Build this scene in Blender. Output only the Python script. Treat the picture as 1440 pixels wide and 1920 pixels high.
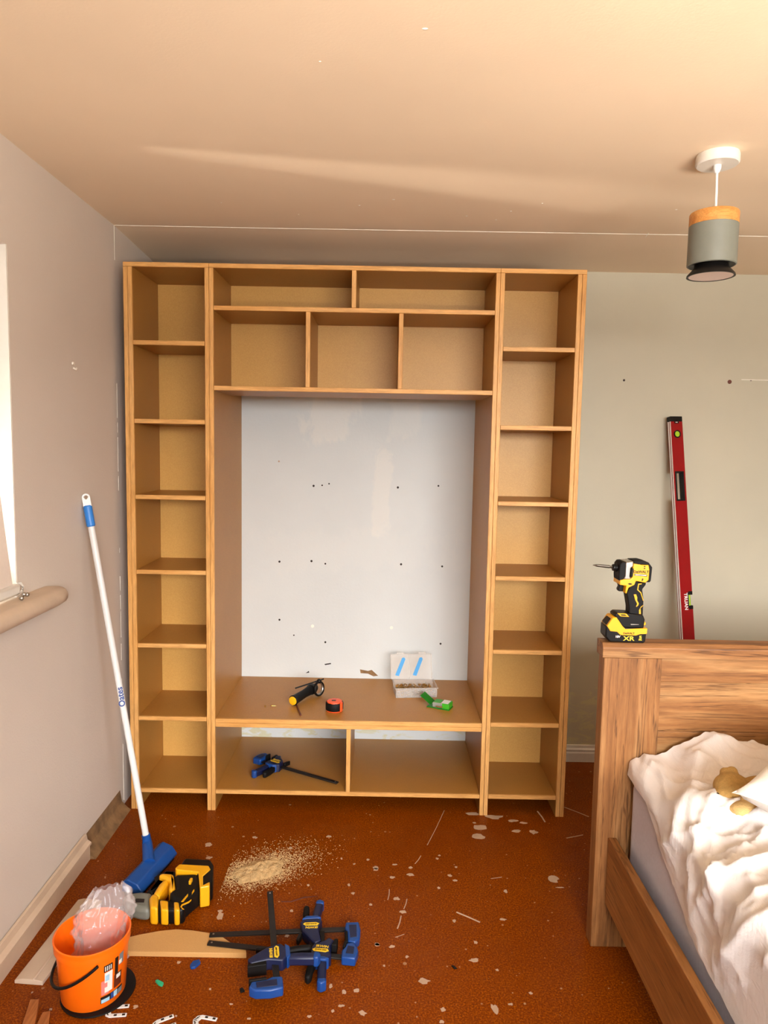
import bpy, bmesh, math, random
from mathutils import Vector, Matrix, Euler, noise
random.seed(7)
for o in list(bpy.data.objects): bpy.data.objects.remove(o)
S = bpy.context.scene
COL = S.collection
PI = math.pi

# ---------------------------------------------------------------- camera
CAM = dict(x=1.1077, y=-2.8874, z=1.5666, pitch=-.0938, yaw=-.0017, roll=.0182, f=1325.25)
cd = bpy.data.cameras.new('camera'); cam = bpy.data.objects.new('camera', cd); COL.objects.link(cam)
cd.sensor_fit = 'VERTICAL'; cd.sensor_height = 24.0; cd.lens = CAM['f'] / 1920 * 24.0; cd.clip_start = .05
_m = Matrix.Rotation(-CAM['yaw'], 4, 'Z') @ Matrix.Rotation(PI / 2 + CAM['pitch'], 4, 'X') @ Matrix.Rotation(CAM['roll'], 4, 'Z')
_m.translation = (CAM['x'], CAM['y'], CAM['z'])
cam.matrix_world = _m
S.camera = cam

def at(u, v, axis, val):
    """point of the room on a plane of the room, measured from the survey picture (1440 x 1920)"""
    a, b = u - 720, v - 960
    cr, sr = math.cos(CAM['roll']), math.sin(CAM['roll'])
    x = (cr * a + sr * b) / CAM['f']; y = -(-sr * a + cr * b) / CAM['f']
    cp, sp = math.cos(CAM['pitch']), math.sin(CAM['pitch'])
    ry, dz = cp - sp * y, sp + cp * y
    c, s = math.cos(CAM['yaw']), math.sin(CAM['yaw'])
    d = Vector((c * x + s * ry, -s * x + c * ry, dz))
    C = Vector((CAM['x'], CAM['y'], CAM['z']))
    i = 'xyz'.index(axis)
    return C + d * ((val - C[i]) / d[i])

# ---------------------------------------------------------------- world, lights, exposure
S.view_settings.view_transform = 'Standard'; S.view_settings.look = 'None'
S.view_settings.gamma = 1.0; S.view_settings.use_curve_mapping = False
S.view_settings.exposure = -0.15
W = bpy.data.worlds.new('world'); S.world = W; W.use_nodes = True
bg = W.node_tree.nodes['Background']; bg.inputs['Color'].default_value = (1.0, .97, .92, 1); bg.inputs['Strength'].default_value = 1.6

def area(name, loc, target, sx, sy, power, col):
    l = bpy.data.lights.new(name, 'AREA'); l.shape = 'RECTANGLE'; l.size = sx; l.size_y = sy
    l.energy = power; l.color = col
    o = bpy.data.objects.new(name, l); COL.objects.link(o); o.location = loc
    o.rotation_euler = (Vector(target) - Vector(loc)).to_track_quat('-Z', 'Y').to_euler()
    return o
# daylight that falls through the window behind the camera and sunlit ground outside the left window
area('sky_outside_rear_window', (2.0, -7.8, 3.3), (2.0, -4.2, 1.6), 8.0, 3.6, 3600, (.98, .985, 1.0))
area('ceiling_fill_rear', (2.2, -8.1, -.5), (2.1, -4.2, 1.3), 6.0, 1.2, 2500, (1.0, .92, .82))  # added low panel outside, throws light upward to brighten the ceiling
area('sunlit_ground_left', (-1.0, -1.04, .38), (0, -.78, 1.7), .20, 1.7, 460, (1.0, .90, .78))

# ---------------------------------------------------------------- materials
MATS = {}
def lin(c):
    return tuple((x / 12.92 if x <= .04045 else ((x + .055) / 1.055) ** 2.4) for x in c)
def rgb(r, g, b): return lin((r / 255, g / 255, b / 255))

class NT:
    def __init__(s, name):
        m = bpy.data.materials.new(name); m.use_nodes = True; s.m = m; s.t = m.node_tree; MATS[name] = m
        s.b = s.t.nodes['Principled BSDF']; s.out = s.t.nodes['Material Output']
    def n(s, kind, **kw):
        x = s.t.nodes.new(kind)
        for k, v in kw.items():
            if k in x.inputs: x.inputs[k].default_value = v
            else: setattr(x, k, v)
        return x
    def l(s, a, b): s.t.links.new(a, b)
    def coord(s, scale=(1, 1, 1), rot=(0, 0, 0), loc=(0, 0, 0)):
        tc = s.n('ShaderNodeTexCoord'); mp = s.n('ShaderNodeMapping')
        mp.inputs['Scale'].default_value = scale; mp.inputs['Rotation'].default_value = rot; mp.inputs['Location'].default_value = loc
        s.l(tc.outputs['Object'], mp.inputs['Vector']); return mp.outputs['Vector']
    def noise(s, vec, scale, detail=4, rough=.55, dist=0):
        x = s.n('ShaderNodeTexNoise'); x.inputs['Scale'].default_value = scale; x.inputs['Detail'].default_value = detail
        x.inputs['Roughness'].default_value = rough; x.inputs['Distortion'].default_value = dist
        s.l(vec, x.inputs['Vector']); return x.outputs['Fac']
    def ramp(s, fac, stops):
        r = s.n('ShaderNodeValToRGB'); e = r.color_ramp.elements
        while len(e) > 1: e.remove(e[-1])
        e[0].position, e[0].color = stops[0][0], (*stops[0][1], 1)
        for p, c in stops[1:]:
            k = e.new(p); k.color = (*c, 1)
        s.l(fac, r.inputs['Fac']); return r.outputs['Color']
    def mix(s, fac, a, b, mode='MIX'):
        x = s.n('ShaderNodeMix', data_type='RGBA', blend_type=mode)
        for i, v in ((0, fac), (6, a), (7, b)):
            if isinstance(v, (float, int)): x.inputs[i].default_value = v
            elif isinstance(v, tuple): x.inputs[i].default_value = (*v, 1)
            else: s.l(v, x.inputs[i])
        return x.outputs[2]
    def math(s, op, a, b=0.0, clamp=False):
        x = s.n('ShaderNodeMath', operation=op, use_clamp=clamp)
        for i, v in ((0, a), (1, b)):
            if isinstance(v, (float, int)): x.inputs[i].default_value = v
            else: s.l(v, x.inputs[i])
        return x.outputs[0]
    def bump(s, h, strength=.2, dist=.01):
        x = s.n('ShaderNodeBump'); x.inputs['Strength'].default_value = strength; x.inputs['Distance'].default_value = dist
        s.l(h, x.inputs['Height']); s.l(x.outputs['Normal'], s.b.inputs['Normal'])
    def set(s, **kw):
        for k, v in kw.items():
            k = k.replace('_', ' ')
            s.b.inputs[k].default_value = v
        return s
    def col(s, c):
        if isinstance(c, tuple): s.b.inputs['Base Color'].default_value = (*c, 1)
        else: s.l(c, s.b.inputs['Base Color'])
        return s

def plain(name, c, rough=.5, metal=0.0, var=.12, scale=30, bump=0.0, spec=.5, coat=0.0):
    if max(c) < .02: spec = .22
    t = NT(name); v = t.coord()
    f = t.noise(v, scale, 3)
    lo = tuple(max(0, x * (1 - var)) for x in c); hi = tuple(min(1, x * (1 + var)) for x in c)
    t.col(t.ramp(f, [(.3, lo), (.7, hi)]))
    t.set(Roughness=rough, Metallic=metal, Specular_IOR_Level=spec, Coat_Weight=coat)
    if bump: t.bump(t.noise(v, scale * 4, 3), bump, .004)
    return t.m

def wood(name, c0, c1, c2, axis='x', scale=1.0, knots=True, rough=.5):
    t = NT(name)
    sc = {'x': (1.2, 14, 14), 'y': (14, 1.2, 14), 'z': (14, 14, 1.2)}[axis]
    sc = tuple(k * scale for k in sc)
    v = t.coord(sc)
    a = t.noise(v, 1.2, 6, .6, .6)
    fine = t.noise(t.coord(tuple(k * 6 for k in sc)), 1.5, 4, .7)
    big = t.noise(t.coord(tuple(k * .3 for k in sc), loc=(3, 1, 2)), 1.6, 3, .5, 1.0)
    c = t.ramp(a, [(.28, c0), (.5, c1), (.72, c2)])
    c = t.mix(t.ramp(fine, [(.35, (.75,) * 3), (.6, (1.0,) * 3)]), (.45, .3, .2), c) if False else t.mix(.55, c, t.mix(1.0, c, t.ramp(fine, [(.3, (.38, .32, .26)), (.62, (1, 1, 1))]), 'MULTIPLY'))
    c = t.mix(t.ramp(big, [(.55, (0, 0, 0)), (.75, (.55,) * 3)]), c, c0)
    if knots:
        ck = t.noise(t.coord(tuple(k * (.55 if i_ == 'xyz'.index(axis) else 1.6) for i_, k in enumerate(sc)), loc=(5, 2, 8)), 1.1, 5, .6, 1.2)
        c = t.mix(t.ramp(ck, [(.485, (0, 0, 0)), (.497, (.75,) * 3), (.503, (.75,) * 3), (.515, (0, 0, 0))]), c, tuple(x * .5 for x in c0))
        w = t.n('ShaderNodeTexVoronoi', feature='F1'); w.inputs['Scale'].default_value = 1.0
        t.l(t.coord(tuple(k * .28 for k in sc), loc=(.3, .7, .2)), w.inputs['Vector'])
        k = t.ramp(w.outputs['Distance'], [(.04, (.9,) * 3), (.10, (.45,) * 3), (.22, (0, 0, 0))])
        c = t.mix(k, c, tuple(x * .45 for x in c0))
    t.col(c); t.set(Roughness=rough, Specular_IOR_Level=.35)
    t.bump(fine, .25, .002)
    return t.m

# wall paint
def wallpaint(name, c, var=.05, bump=.12):
    t = NT(name); v = t.coord()
    big = t.noise(v, 1.3, 3, .5); fine = t.noise(v, 160, 2, .5)
    lo = tuple(x * (1 - var) for x in c); hi = tuple(min(1, x * (1 + var)) for x in c)
    t.col(t.ramp(big, [(.3, lo), (.7, hi)])); t.set(Roughness=.7, Specular_IOR_Level=.25)
    t.bump(t.math('ADD', t.math('MULTIPLY', fine, .5), t.math('MULTIPLY', t.noise(v, 14, 3), 1.0)), bump, .004)
    return t.m
wallpaint('ceiling_paint', rgb(234, 212, 184))
wallpaint('left_wall_paint', rgb(216, 205, 194), .04, .25)
wallpaint('room_wall_paint', rgb(205, 195, 175))

def back_wall_paint():
    t = NT('back_wall_paint'); v = t.coord()
    sep = t.n('ShaderNodeSeparateXYZ'); t.l(v, sep.inputs[0])
    big = t.noise(v, 1.6, 4, .55); 
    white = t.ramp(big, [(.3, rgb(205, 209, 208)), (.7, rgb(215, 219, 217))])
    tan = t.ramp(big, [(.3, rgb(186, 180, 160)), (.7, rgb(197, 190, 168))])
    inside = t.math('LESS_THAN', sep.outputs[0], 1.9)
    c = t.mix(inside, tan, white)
    # filler smears of plaster left on the old wall
    sm = t.noise(t.coord((9, 1, 5), loc=(1.3, 0, .4)), 1.0, 5, .65, .4)
    for cx, cz, hx, hz, k in ((.84, 1.70, .12, .12, .5), (1.19, 1.73, .07, .12, .35), (1.095, 1.33, .045, .19, .45), (1.0, 1.05, .5, .10, .12)):
        dx = t.math('DIVIDE', t.math('ABSOLUTE', t.math('SUBTRACT', sep.outputs[0], cx)), hx); dz = t.math('DIVIDE', t.math('ABSOLUTE', t.math('SUBTRACT', sep.outputs[2], cz)), hz)
        dd_ = t.math('ADD', t.math('MAXIMUM', dx, dz), t.math('MULTIPLY', t.math('SUBTRACT', sm, .5), 2.6))
        c = t.mix(t.ramp(dd_, [(.7, (k,) * 3), (1.0, (0, 0, 0))]), c, rgb(228, 226, 218))
    # torn paper low on the wall
    tp = t.noise(t.coord((9, 1, 22), loc=(.2, 0, .1)), 1.0, 4, .6, .8)
    low = t.math('LESS_THAN', sep.outputs[2], .38)
    c = t.mix(t.math('MULTIPLY', t.ramp(tp, [(.53, (0, 0, 0)), (.6, (.8,) * 3)]), low), c, rgb(205, 200, 160))
    t.col(c); t.set(Roughness=.6, Specular_IOR_Level=.3)
    t.bump(t.math('ADD', t.noise(v, 90, 2), t.math('MULTIPLY', sm, 1.5)), .1, .004)
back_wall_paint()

def floor_mat():
    t = NT('cork_floor'); v = t.coord()
    gr = t.noise(v, 190, 4, .7); big = t.noise(v, 2.2, 4, .6); mid = t.noise(v, 9, 4, .6)
    c = t.ramp(gr, [(.30, rgb(76, 27, 0)), (.5, rgb(124, 53, 0)), (.72, rgb(192, 106, 4))])
    c = t.mix(t.ramp(big, [(.35, (0, 0, 0)), (.7, (.5,) * 3)]), c, rgb(112, 46, 4))
    c = t.mix(t.ramp(mid, [(.5, (0, 0, 0)), (.8, (.35,) * 3)]), c, rgb(136, 70, 12))
    # small paint drips
    for sc, th, w in ((16, .10, 0.5), (42, .15, .5)):
        vo = t.n('ShaderNodeTexVoronoi', feature='F1'); vo.inputs['Scale'].default_value = sc; t.l(v, vo.inputs['Vector'])
        sel = t.n('ShaderNodeSeparateColor'); t.l(vo.outputs['Color'], sel.inputs[0])
        m = t.math('MULTIPLY', t.math('LESS_THAN', vo.outputs['Distance'], t.math('MULTIPLY', sel.outputs[1], th)), t.math('LESS_THAN', sel.outputs[0], w))
        m = t.math('MULTIPLY', m, t.ramp(t.noise(v, 1.7, 2), [(.38, (0, 0, 0)), (.55, (.8,) * 3)]))
        c = t.mix(m, c, rgb(186, 148, 108))
    # scuffed dusty haze
    c = t.mix(t.ramp(t.noise(v, 3.2, 6, .7, .5), [(.62, (0, 0, 0)), (.9, (.3,) * 3)]), c, rgb(150, 100, 52))
    t.col(c)
    t.l(t.ramp(t.noise(v, 12, 4), [(.3, (.3,) * 3), (.7, (.5,) * 3)]), t.b.inputs['Roughness'])
    t.set(Specular_IOR_Level=.12)
    t.bump(gr, .1, .002)
floor_mat()

def mdf(name, a, b):
    t = NT(name); v = t.coord()
    f = t.noise(v, 260, 3, .6); g = t.noise(v, 3, 4, .6)
    c = t.ramp(f, [(.3, a), (.7, b)])
    c = t.mix(t.ramp(g, [(.4, (0, 0, 0)), (.8, (.3,) * 3)]), c, tuple(min(1, x * 1.25) for x in b))
    t.col(c); t.set(Roughness=.42, Specular_IOR_Level=.4); return t.m
mdf('mdf_board', rgb(164, 112, 46), rgb(180, 128, 58))
mdf('mdf_back', rgb(202, 152, 78), rgb(214, 166, 90))
mdf('mdf_offcut', rgb(196, 150, 92), rgb(206, 160, 100))
wood('lipping', rgb(214, 154, 82), rgb(228, 172, 100), rgb(238, 186, 118), 'x', 1.0, False, .45)
wood('lipping_upright', rgb(214, 154, 82), rgb(228, 172, 100), rgb(238, 186, 118), 'z', 1.0, False, .45)
OAK = (rgb(106, 64, 28), rgb(156, 106, 60), rgb(184, 140, 90))
wood('oak_upright', *OAK, 'z', .8); wood('oak_across', *OAK, 'x', .8)
wood('oak_lengthwise', rgb(128, 78, 34), rgb(160, 106, 54), rgb(178, 124, 70), 'y', .8)
wood('lamp_wood', rgb(190, 120, 55), rgb(214, 150, 80), rgb(226, 168, 98), 'x', 3, False)
wood('scrap_wood', rgb(140, 78, 32), rgb(172, 104, 50), rgb(186, 120, 62), 'y', 2, False)
plain('old_skirting_paint', rgb(206, 184, 160), .5, var=.06, scale=12, bump=.1)
plain('white_skirting_paint', rgb(225, 222, 216), .4, var=.03)
plain('dirty_plaster', rgb(128, 98, 64), .9, var=.35, scale=22, bump=.5)
plain('white_gloss', rgb(224, 219, 210), .3, var=.02)
plain('white_plastic', rgb(226, 226, 224), .35, var=.02)
def translucent(name, c, k):
    t = NT(name); v = t.coord(); col = t.ramp(t.noise(v, 80, 3), [(.3, tuple(x * .96 for x in c)), (.7, c)])
    t.col(col); t.set(Roughness=.8); tl = t.n('ShaderNodeBsdfTranslucent'); t.l(col, tl.inputs['Color']); mx = t.n('ShaderNodeMixShader'); mx.inputs[0].default_value = k
    t.l(t.b.outputs[0], mx.inputs[1]); t.l(tl.outputs[0], mx.inputs[2]); t.l(mx.outputs[0], t.out.inputs['Surface'])
translucent('blind_fabric', rgb(228, 214, 202), .02)
plain('black_plastic', rgb(17, 15, 14), .4, var=.1)
plain('black_rubber', rgb(15, 13, 12), .6, var=.1)
plain('tool_yellow', rgb(238, 172, 18), .38, var=.04, coat=.2)
plain('cap_yellow', rgb(246, 184, 20), .4, var=.06)
plain('print_white', rgb(235, 232, 225), .5, var=.02)
plain('print_yellow', rgb(240, 200, 40), .5, var=.02)
plain('print_blue', rgb(40, 70, 140), .5, var=.02)
plain('print_dark', rgb(38, 26, 20), .5, var=.02)
plain('print_pink', rgb(225, 130, 120), .5, var=.1)
plain('print_sky', rgb(165, 205, 228), .5, var=.1)
plain('print_grey', rgb(120, 125, 130), .5, var=.1)
plain('steel', rgb(190, 188, 184), .28, 1.0, var=.06)
plain('bit_steel', rgb(110, 106, 100), .3, 1.0, var=.1)
plain('dark_steel', rgb(46, 42, 40), .4, .6, var=.1)
plain('brass', rgb(190, 150, 80), .35, 1.0, var=.1)
plain('level_red', rgb(138, 3, 8), .4, var=.04, spec=.3)
plain('vial_green', rgb(160, 200, 40), .2, var=.04)
plain('clamp_blue', rgb(16, 66, 136), .4, var=.06)
plain('clamp_navy', rgb(14, 24, 60), .45, var=.08)
plain('broom_blue', rgb(14, 72, 146), .42, var=.05)
plain('grip_blue', rgb(48, 130, 216), .4, var=.04)
plain('bucket_orange', rgb(255, 112, 10), .35, var=.02, coat=.15)
plain('tape_orange', rgb(252, 88, 30), .4, var=.03)
plain('lamp_grey', rgb(116, 118, 108), .45, var=.04)
plain('bulb_white', rgb(232, 214, 205), .5, var=.02)
plain('pack_green', rgb(54, 160, 30), .45, var=.1)
plain('dark_green', rgb(10, 120, 14), .45, var=.1)
plain('sticker_blue', rgb(46, 150, 214), .5, var=.05)
plain('paint_flake', rgb(186, 156, 130), .6, var=.1)
plain('sawdust', rgb(196, 162, 112), .95, var=.2, scale=60, bump=.5)
plain('plush', rgb(176, 138, 76), .95, var=.15, scale=90, bump=.6)
plain('plush_light', rgb(208, 172, 110), .95, var=.12, scale=90, bump=.6)
plain('mattress_side', rgb(196, 192, 200), .9, var=.04, scale=120)
plain('putty', rgb(240, 234, 222), .7, var=.03)
plain('brown_stick', rgb(96, 40, 18), .5, var=.1)
plain('cyan_bit', rgb(40, 170, 120), .5, var=.1)

def cloth(name, c, sc, axisrot):
    t = NT(name); v = t.coord(rot=(0, 0, axisrot)); 
    t.col(t.ramp(t.noise(v, 6, 3), [(.3, tuple(x * .95 for x in c)), (.7, c)])); t.set(Roughness=.85, Specular_IOR_Level=.2, Sheen_Weight=.15)
    f = t.noise(t.coord((18, 4, 10), rot=(0, 0, axisrot)), 2.2, 5, .65, .8)
    wv = t.n('ShaderNodeTexWave', bands_direction='X'); wv.inputs['Scale'].default_value = sc; wv.inputs['Distortion'].default_value = 1.5; t.l(v, wv.inputs['Vector'])
    t.bump(t.math('ADD', f, t.math('MULTIPLY', wv.outputs['Fac'], .04)), .3, .012)
    return t.m
cloth('quilt_cloth', rgb(228, 221, 216), 40, .6)
cloth('pillow_cloth', rgb(246, 240, 230), 90, 1.2)

def glassy(name, tint, alpha, rough=.1):
    t = NT(name); t.col(tint); t.set(Roughness=rough, Alpha=alpha, Specular_IOR_Level=.6); return t.m
glassy('clear_bag', rgb(236, 226, 224), .20, .08)
glassy('clear_box', rgb(232, 226, 218), .28, .2)
def window_glass():
    t = NT('window_glass'); tr = t.n('ShaderNodeBsdfTransparent'); gl = t.n('ShaderNodeBsdfGlossy'); gl.inputs['Roughness'].default_value = .02
    fr = t.n('ShaderNodeFresnel'); mx = t.n('ShaderNodeMixShader')
    t.l(fr.outputs[0], mx.inputs[0]); t.l(tr.outputs[0], mx.inputs[1]); t.l(gl.outputs[0], mx.inputs[2]); t.l(mx.outputs[0], t.out.inputs['Surface'])
window_glass()

# ---------------------------------------------------------------- mesh helpers
class MB:
    def __init__(s): s.v = []; s.f = []; s.smooth = False
    def add(s, vs, fs, M=None):
        n = len(s.v)
        s.v += [tuple(M @ Vector(p)) if M else tuple(p) for p in vs]; s.f += [tuple(n + i for i in f) for f in fs]; return s
    def box(s, x0, x1, y0, y1, z0, z1, M=None):
        return s.add([(x0, y0, z0), (x1, y0, z0), (x1, y1, z0), (x0, y1, z0), (x0, y0, z1), (x1, y0, z1), (x1, y1, z1), (x0, y1, z1)],
                     [(0, 3, 2, 1), (4, 5, 6, 7), (0, 1, 5, 4), (1, 2, 6, 5), (2, 3, 7, 6), (3, 0, 4, 7)], M)
    def prism(s, poly, d0, d1, axis='y', M=None):
        n = len(poly)
        def p3(a, b, d): return {'y': (a, d, b), 'z': (a, b, d), 'x': (d, a, b)}[axis]
        vs = [p3(a, b, d0) for a, b in poly] + [p3(a, b, d1) for a, b in poly]
        fs = [tuple(range(n)), tuple(range(2 * n - 1, n - 1, -1))] + [(i, (i + 1) % n, n + (i + 1) % n, n + i) for i in range(n)]
        return s.add(vs, fs, M)
    def cyl(s, p0, p1, r0, r1=None, n=20, cap=True):
        r1 = r0 if r1 is None else r1
        p0, p1 = Vector(p0), Vector(p1); q = (p1 - p0).to_track_quat('Z', 'Y').to_matrix()
        vs = []
        for p, r in ((p0, r0), (p1, r1)):
            for i in range(n): vs.append(p + q @ Vector((r * math.cos(2 * PI * i / n), r * math.sin(2 * PI * i / n), 0)))
        fs = [(i, (i + 1) % n, n + (i + 1) % n, n + i) for i in range(n)]
        if cap: fs += [tuple(range(n - 1, -1, -1)), tuple(range(n, 2 * n))]
        return s.add(vs, fs)
    def tube(s, pts, r, n=10, cap=True):
        pts = [Vector(p) for p in pts]; rings = []
        rr = r if isinstance(r, (list, tuple)) else [r] * len(pts)
        up = Vector((0, 0, 1))
        for i, p in enumerate(pts):
            t = (pts[min(i + 1, len(pts) - 1)] - pts[max(i - 1, 0)]).normalized()
            a = t.cross(up)
            if a.length < .05: a = t.cross(Vector((1, 0, 0)))
            a.normalize(); b = t.cross(a).normalized()
            rings.append([p + a * rr[i] * math.cos(2 * PI * k / n) + b * rr[i] * math.sin(2 * PI * k / n) for k in range(n)])
        vs = [q for g in rings for q in g]; fs = []
        for i in range(len(rings) - 1):
            for k in range(n): fs.append((i * n + k, i * n + (k + 1) % n, (i + 1) * n + (k + 1) % n, (i + 1) * n + k))
        if cap: fs += [tuple(range(n - 1, -1, -1)), tuple(range((len(rings) - 1) * n, len(rings) * n))]
        return s.add(vs, fs)
    def lathe(s, prof, n=40, c=(0, 0, 0), M=None, mod=None):
        vs = []; fs = []; m = len(prof)
        for i in range(n):
            a = 2 * PI * i / n
            for r, z in prof:
                k = mod(a, r, z) if mod else r
                vs.append((c[0] + k * math.cos(a), c[1] + k * math.sin(a), c[2] + z))
        for i in range(n):
            j = (i + 1) % n
            for k in range(m - 1): fs.append((i * m + k, j * m + k, j * m + k + 1, i * m + k + 1))
        return s.add(vs, fs, M)
    def ball(s, c, r, n=16, M=None):
        r = r if isinstance(r, (tuple, list)) else (r, r, r)
        vs = []; fs = []; h = n // 2
        for j in range(1, h):
            b = PI * j / h
            for i in range(n):
                a = 2 * PI * i / n; vs.append((c[0] + r[0] * math.sin(b) * math.cos(a), c[1] + r[1] * math.sin(b) * math.sin(a), c[2] + r[2] * math.cos(b)))
        vs += [(c[0], c[1], c[2] + r[2]), (c[0], c[1], c[2] - r[2])]; t = len(vs)
        for j in range(h - 2):
            for i in range(n): fs.append((j * n + i, (j + 1) * n + i, (j + 1) * n + (i + 1) % n, j * n + (i + 1) % n))
        for i in range(n):
            fs.append((t - 2, i, (i + 1) % n)); fs.append((t - 1, (h - 2) * n + (i + 1) % n, (h - 2) * n + i))
        return s.add(vs, fs, M)
    def grid(s, fn, nu, nv, closed=False):
        vs = [fn(i / nu, j / nv) for j in range(nv + 1) for i in range(nu + 1)]
        fs = [(j * (nu + 1) + i, j * (nu + 1) + i + 1, (j + 1) * (nu + 1) + i + 1, (j + 1) * (nu + 1) + i) for j in range(nv) for i in range(nu)]
        return s.add(vs, fs)
    def build(s, name, mat, parent=None, bevel=0, seg=2, smooth=35, recalc=True, remesh=0, solid=0, subd=0):
        me = bpy.data.meshes.new(name); me.from_pydata(s.v, [], s.f)
        if recalc:
            bm = bmesh.new(); bm.from_mesh(me); bmesh.ops.recalc_face_normals(bm, faces=bm.faces); bm.to_mesh(me); bm.free()
        me.materials.append(MATS[mat])
        if smooth:
            me.polygons.foreach_set('use_smooth', [True] * len(me.polygons)); me.set_sharp_from_angle(angle=math.radians(smooth))
        o = bpy.data.objects.new(name, me); COL.objects.link(o)
        if remesh:
            m = o.modifiers.new('remesh', 'REMESH'); m.mode = 'VOXEL'; m.voxel_size = remesh; m.use_smooth_shade = True
            m = o.modifiers.new('soft', 'SMOOTH'); m.iterations = 6
        if solid:
            m = o.modifiers.new('solid', 'SOLIDIFY'); m.thickness = solid; m.offset = -1
        if bevel:
            m = o.modifiers.new('bevel', 'BEVEL'); m.width = bevel; m.segments = seg; m.limit_method = 'ANGLE'; m.angle_limit = math.radians(35); m.harden_normals = False
            m.use_clamp_overlap = True
        if subd:
            m = o.modifiers.new('sub', 'SUBSURF'); m.levels = subd; m.render_levels = subd
        if parent: o.parent = parent
        return o

def tag(o, label, cat, group=None, kind=None):
    if label: o['label'] = label
    if cat: o['category'] = cat
    if group: o['group'] = group
    if kind: o['kind'] = kind
    return o
def thing(name, label, cat, loc=(0, 0, 0), rot=(0, 0, 0), group=None, kind=None):
    o = bpy.data.objects.new(name, None); COL.objects.link(o); o.location = loc; o.rotation_euler = rot; o.empty_display_size = .05
    return tag(o, label, cat, group, kind)
def box(name, mat, parent, x0, x1, y0, y1, z0, z1, bevel=.001, seg=1):
    return MB().box(x0, x1, y0, y1, z0, z1).build(name, mat, parent, bevel, seg)
_dg = None
def text(name, body, size, mat, parent, M, extrude=.0004, align='CENTER', sx=1.0):
    cu = bpy.data.curves.new(name, 'FONT'); cu.body = body; cu.size = size; cu.align_x = align; cu.align_y = 'CENTER'; cu.extrude = extrude; cu.offset = size * .022; cu.resolution_u = 3
    tmp = bpy.data.objects.new(name + '_tmp', cu); COL.objects.link(tmp)
    bpy.context.view_layer.update()
    me = bpy.data.meshes.new_from_object(tmp.evaluated_get(bpy.context.evaluated_depsgraph_get()))
    bpy.data.objects.remove(tmp); me.transform(M @ Matrix.Diagonal((sx, 1, 1, 1))); me.name = name
    me.materials.clear(); me.materials.append(MATS[mat])
    o = bpy.data.objects.new(name, me); COL.objects.link(o); o.parent = parent; return o
def frame(o, x, y):
    """matrix with origin o, text x direction and up direction"""
    x = Vector(x).normalized(); y = Vector(y); y = (y - x * y.dot(x)).normalized(); z = x.cross(y)
    M = Matrix((x, y, z)).transposed().to_4x4(); M.translation = Vector(o); return M

# ---------------------------------------------------------------- the room
ZC = 2.426; YW = .554; XR = 3.95; YF = -4.2; WT = .16
fl = MB().box(-.16, XR + .1, YF - .1, YW + .1, -.08, 0).build('floor', 'cork_floor', smooth=0); tag(fl, 'worn orange-brown cork floor spattered with paint', None, kind='structure')
ce = MB().box(-.16, XR + .1, YF - .1, YW + .1, ZC, ZC + .08).prism([(.036, ZC - .0002), (YW, ZC - .023), (YW, ZC - .0002)], .0, XR, 'x').build('ceiling', 'ceiling_paint', smooth=0); tag(ce, 'flat cream painted ceiling', None, kind='structure')
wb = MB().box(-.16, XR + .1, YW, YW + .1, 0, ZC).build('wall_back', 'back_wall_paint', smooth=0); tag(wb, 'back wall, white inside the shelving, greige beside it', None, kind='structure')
wr = MB().box(XR, XR + .1, YF, YW, 0, ZC).build('wall_right', 'room_wall_paint', smooth=0); tag(wr, 'plain wall beside the bed', None, kind='structure')
WY0, WY1, WZ0, WZ1 = -2.15, -.785, 1.09, 2.125
m = MB(); m.box(-WT, 0, WY1, YW, 0, ZC); m.box(-WT, 0, YF, WY0, 0, ZC); m.box(-WT, 0, WY0, WY1, 0, WZ0); m.box(-WT, 0, WY0, WY1, WZ1, ZC)
wl = m.build('wall_left', 'left_wall_paint', smooth=0); tag(wl, 'greige painted wall with the window and broom', None, kind='structure')
FX0, FX1, FZ0, FZ1 = .95, 3.45, .95, 2.26
m = MB(); m.box(0, FX0, YF - .1, YF, 0, ZC); m.box(FX1, XR, YF - .1, YF, 0, ZC); m.box(FX0, FX1, YF - .1, YF, 0, FZ0); m.box(FX0, FX1, YF - .1, YF, FZ1, ZC)
wf = m.build('wall_front', 'room_wall_paint', smooth=0); tag(wf, 'wall with the wide window', None, kind='structure')
# windows
w1 = thing('window_1', 'white window behind the pale blind', None, (0, 0, 0), kind='structure')
m = MB()
for a in ((WY0, WY0 + .05, WZ0, WZ1), (WY1 - .028, WY1, WZ0, WZ1), (WY0 + .05, WY1 - .028, WZ0, WZ0 + .05), (WY0 + .05, WY1 - .028, WZ1 - .05, WZ1)):
    m.box(-.158, -.115, a[0], a[1], a[2], a[3])
m.build('window_frame', 'white_gloss', w1, .003)
box('pane', 'window_glass', w1, -.138, -.134, WY0 + .05, WY1 - .028, WZ0 + .05, WZ1 - .05, 0)
m = MB(); m.box(-.1, -.001, WY1 - .004, WY1 - .0005, WZ0, WZ1); m.build('reveal_lining', 'white_gloss', w1)
w2 = thing('window_2', 'wide white window in the wall opposite the shelving', None, kind='structure')
m = MB()
for a in ((FX0, FX0 + .05, FZ0, FZ1), (FX1 - .05, FX1, FZ0, FZ1), (2.175, 2.225, FZ0 + .05, FZ1 - .05), (FX0 + .05, FX1 - .05, FZ0, FZ0 + .05), (FX0 + .05, FX1 - .05, FZ1 - .05, FZ1)):
    m.box(a[0], a[1], YF - .08, YF - .03, a[2], a[3])
m.build('window_frame', 'white_gloss', w2, .003)
box('pane', 'window_glass', w2, FX0 + .05, 2.175, YF - .06, YF - .055, FZ0 + .05, FZ1 - .05, 0)
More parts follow.
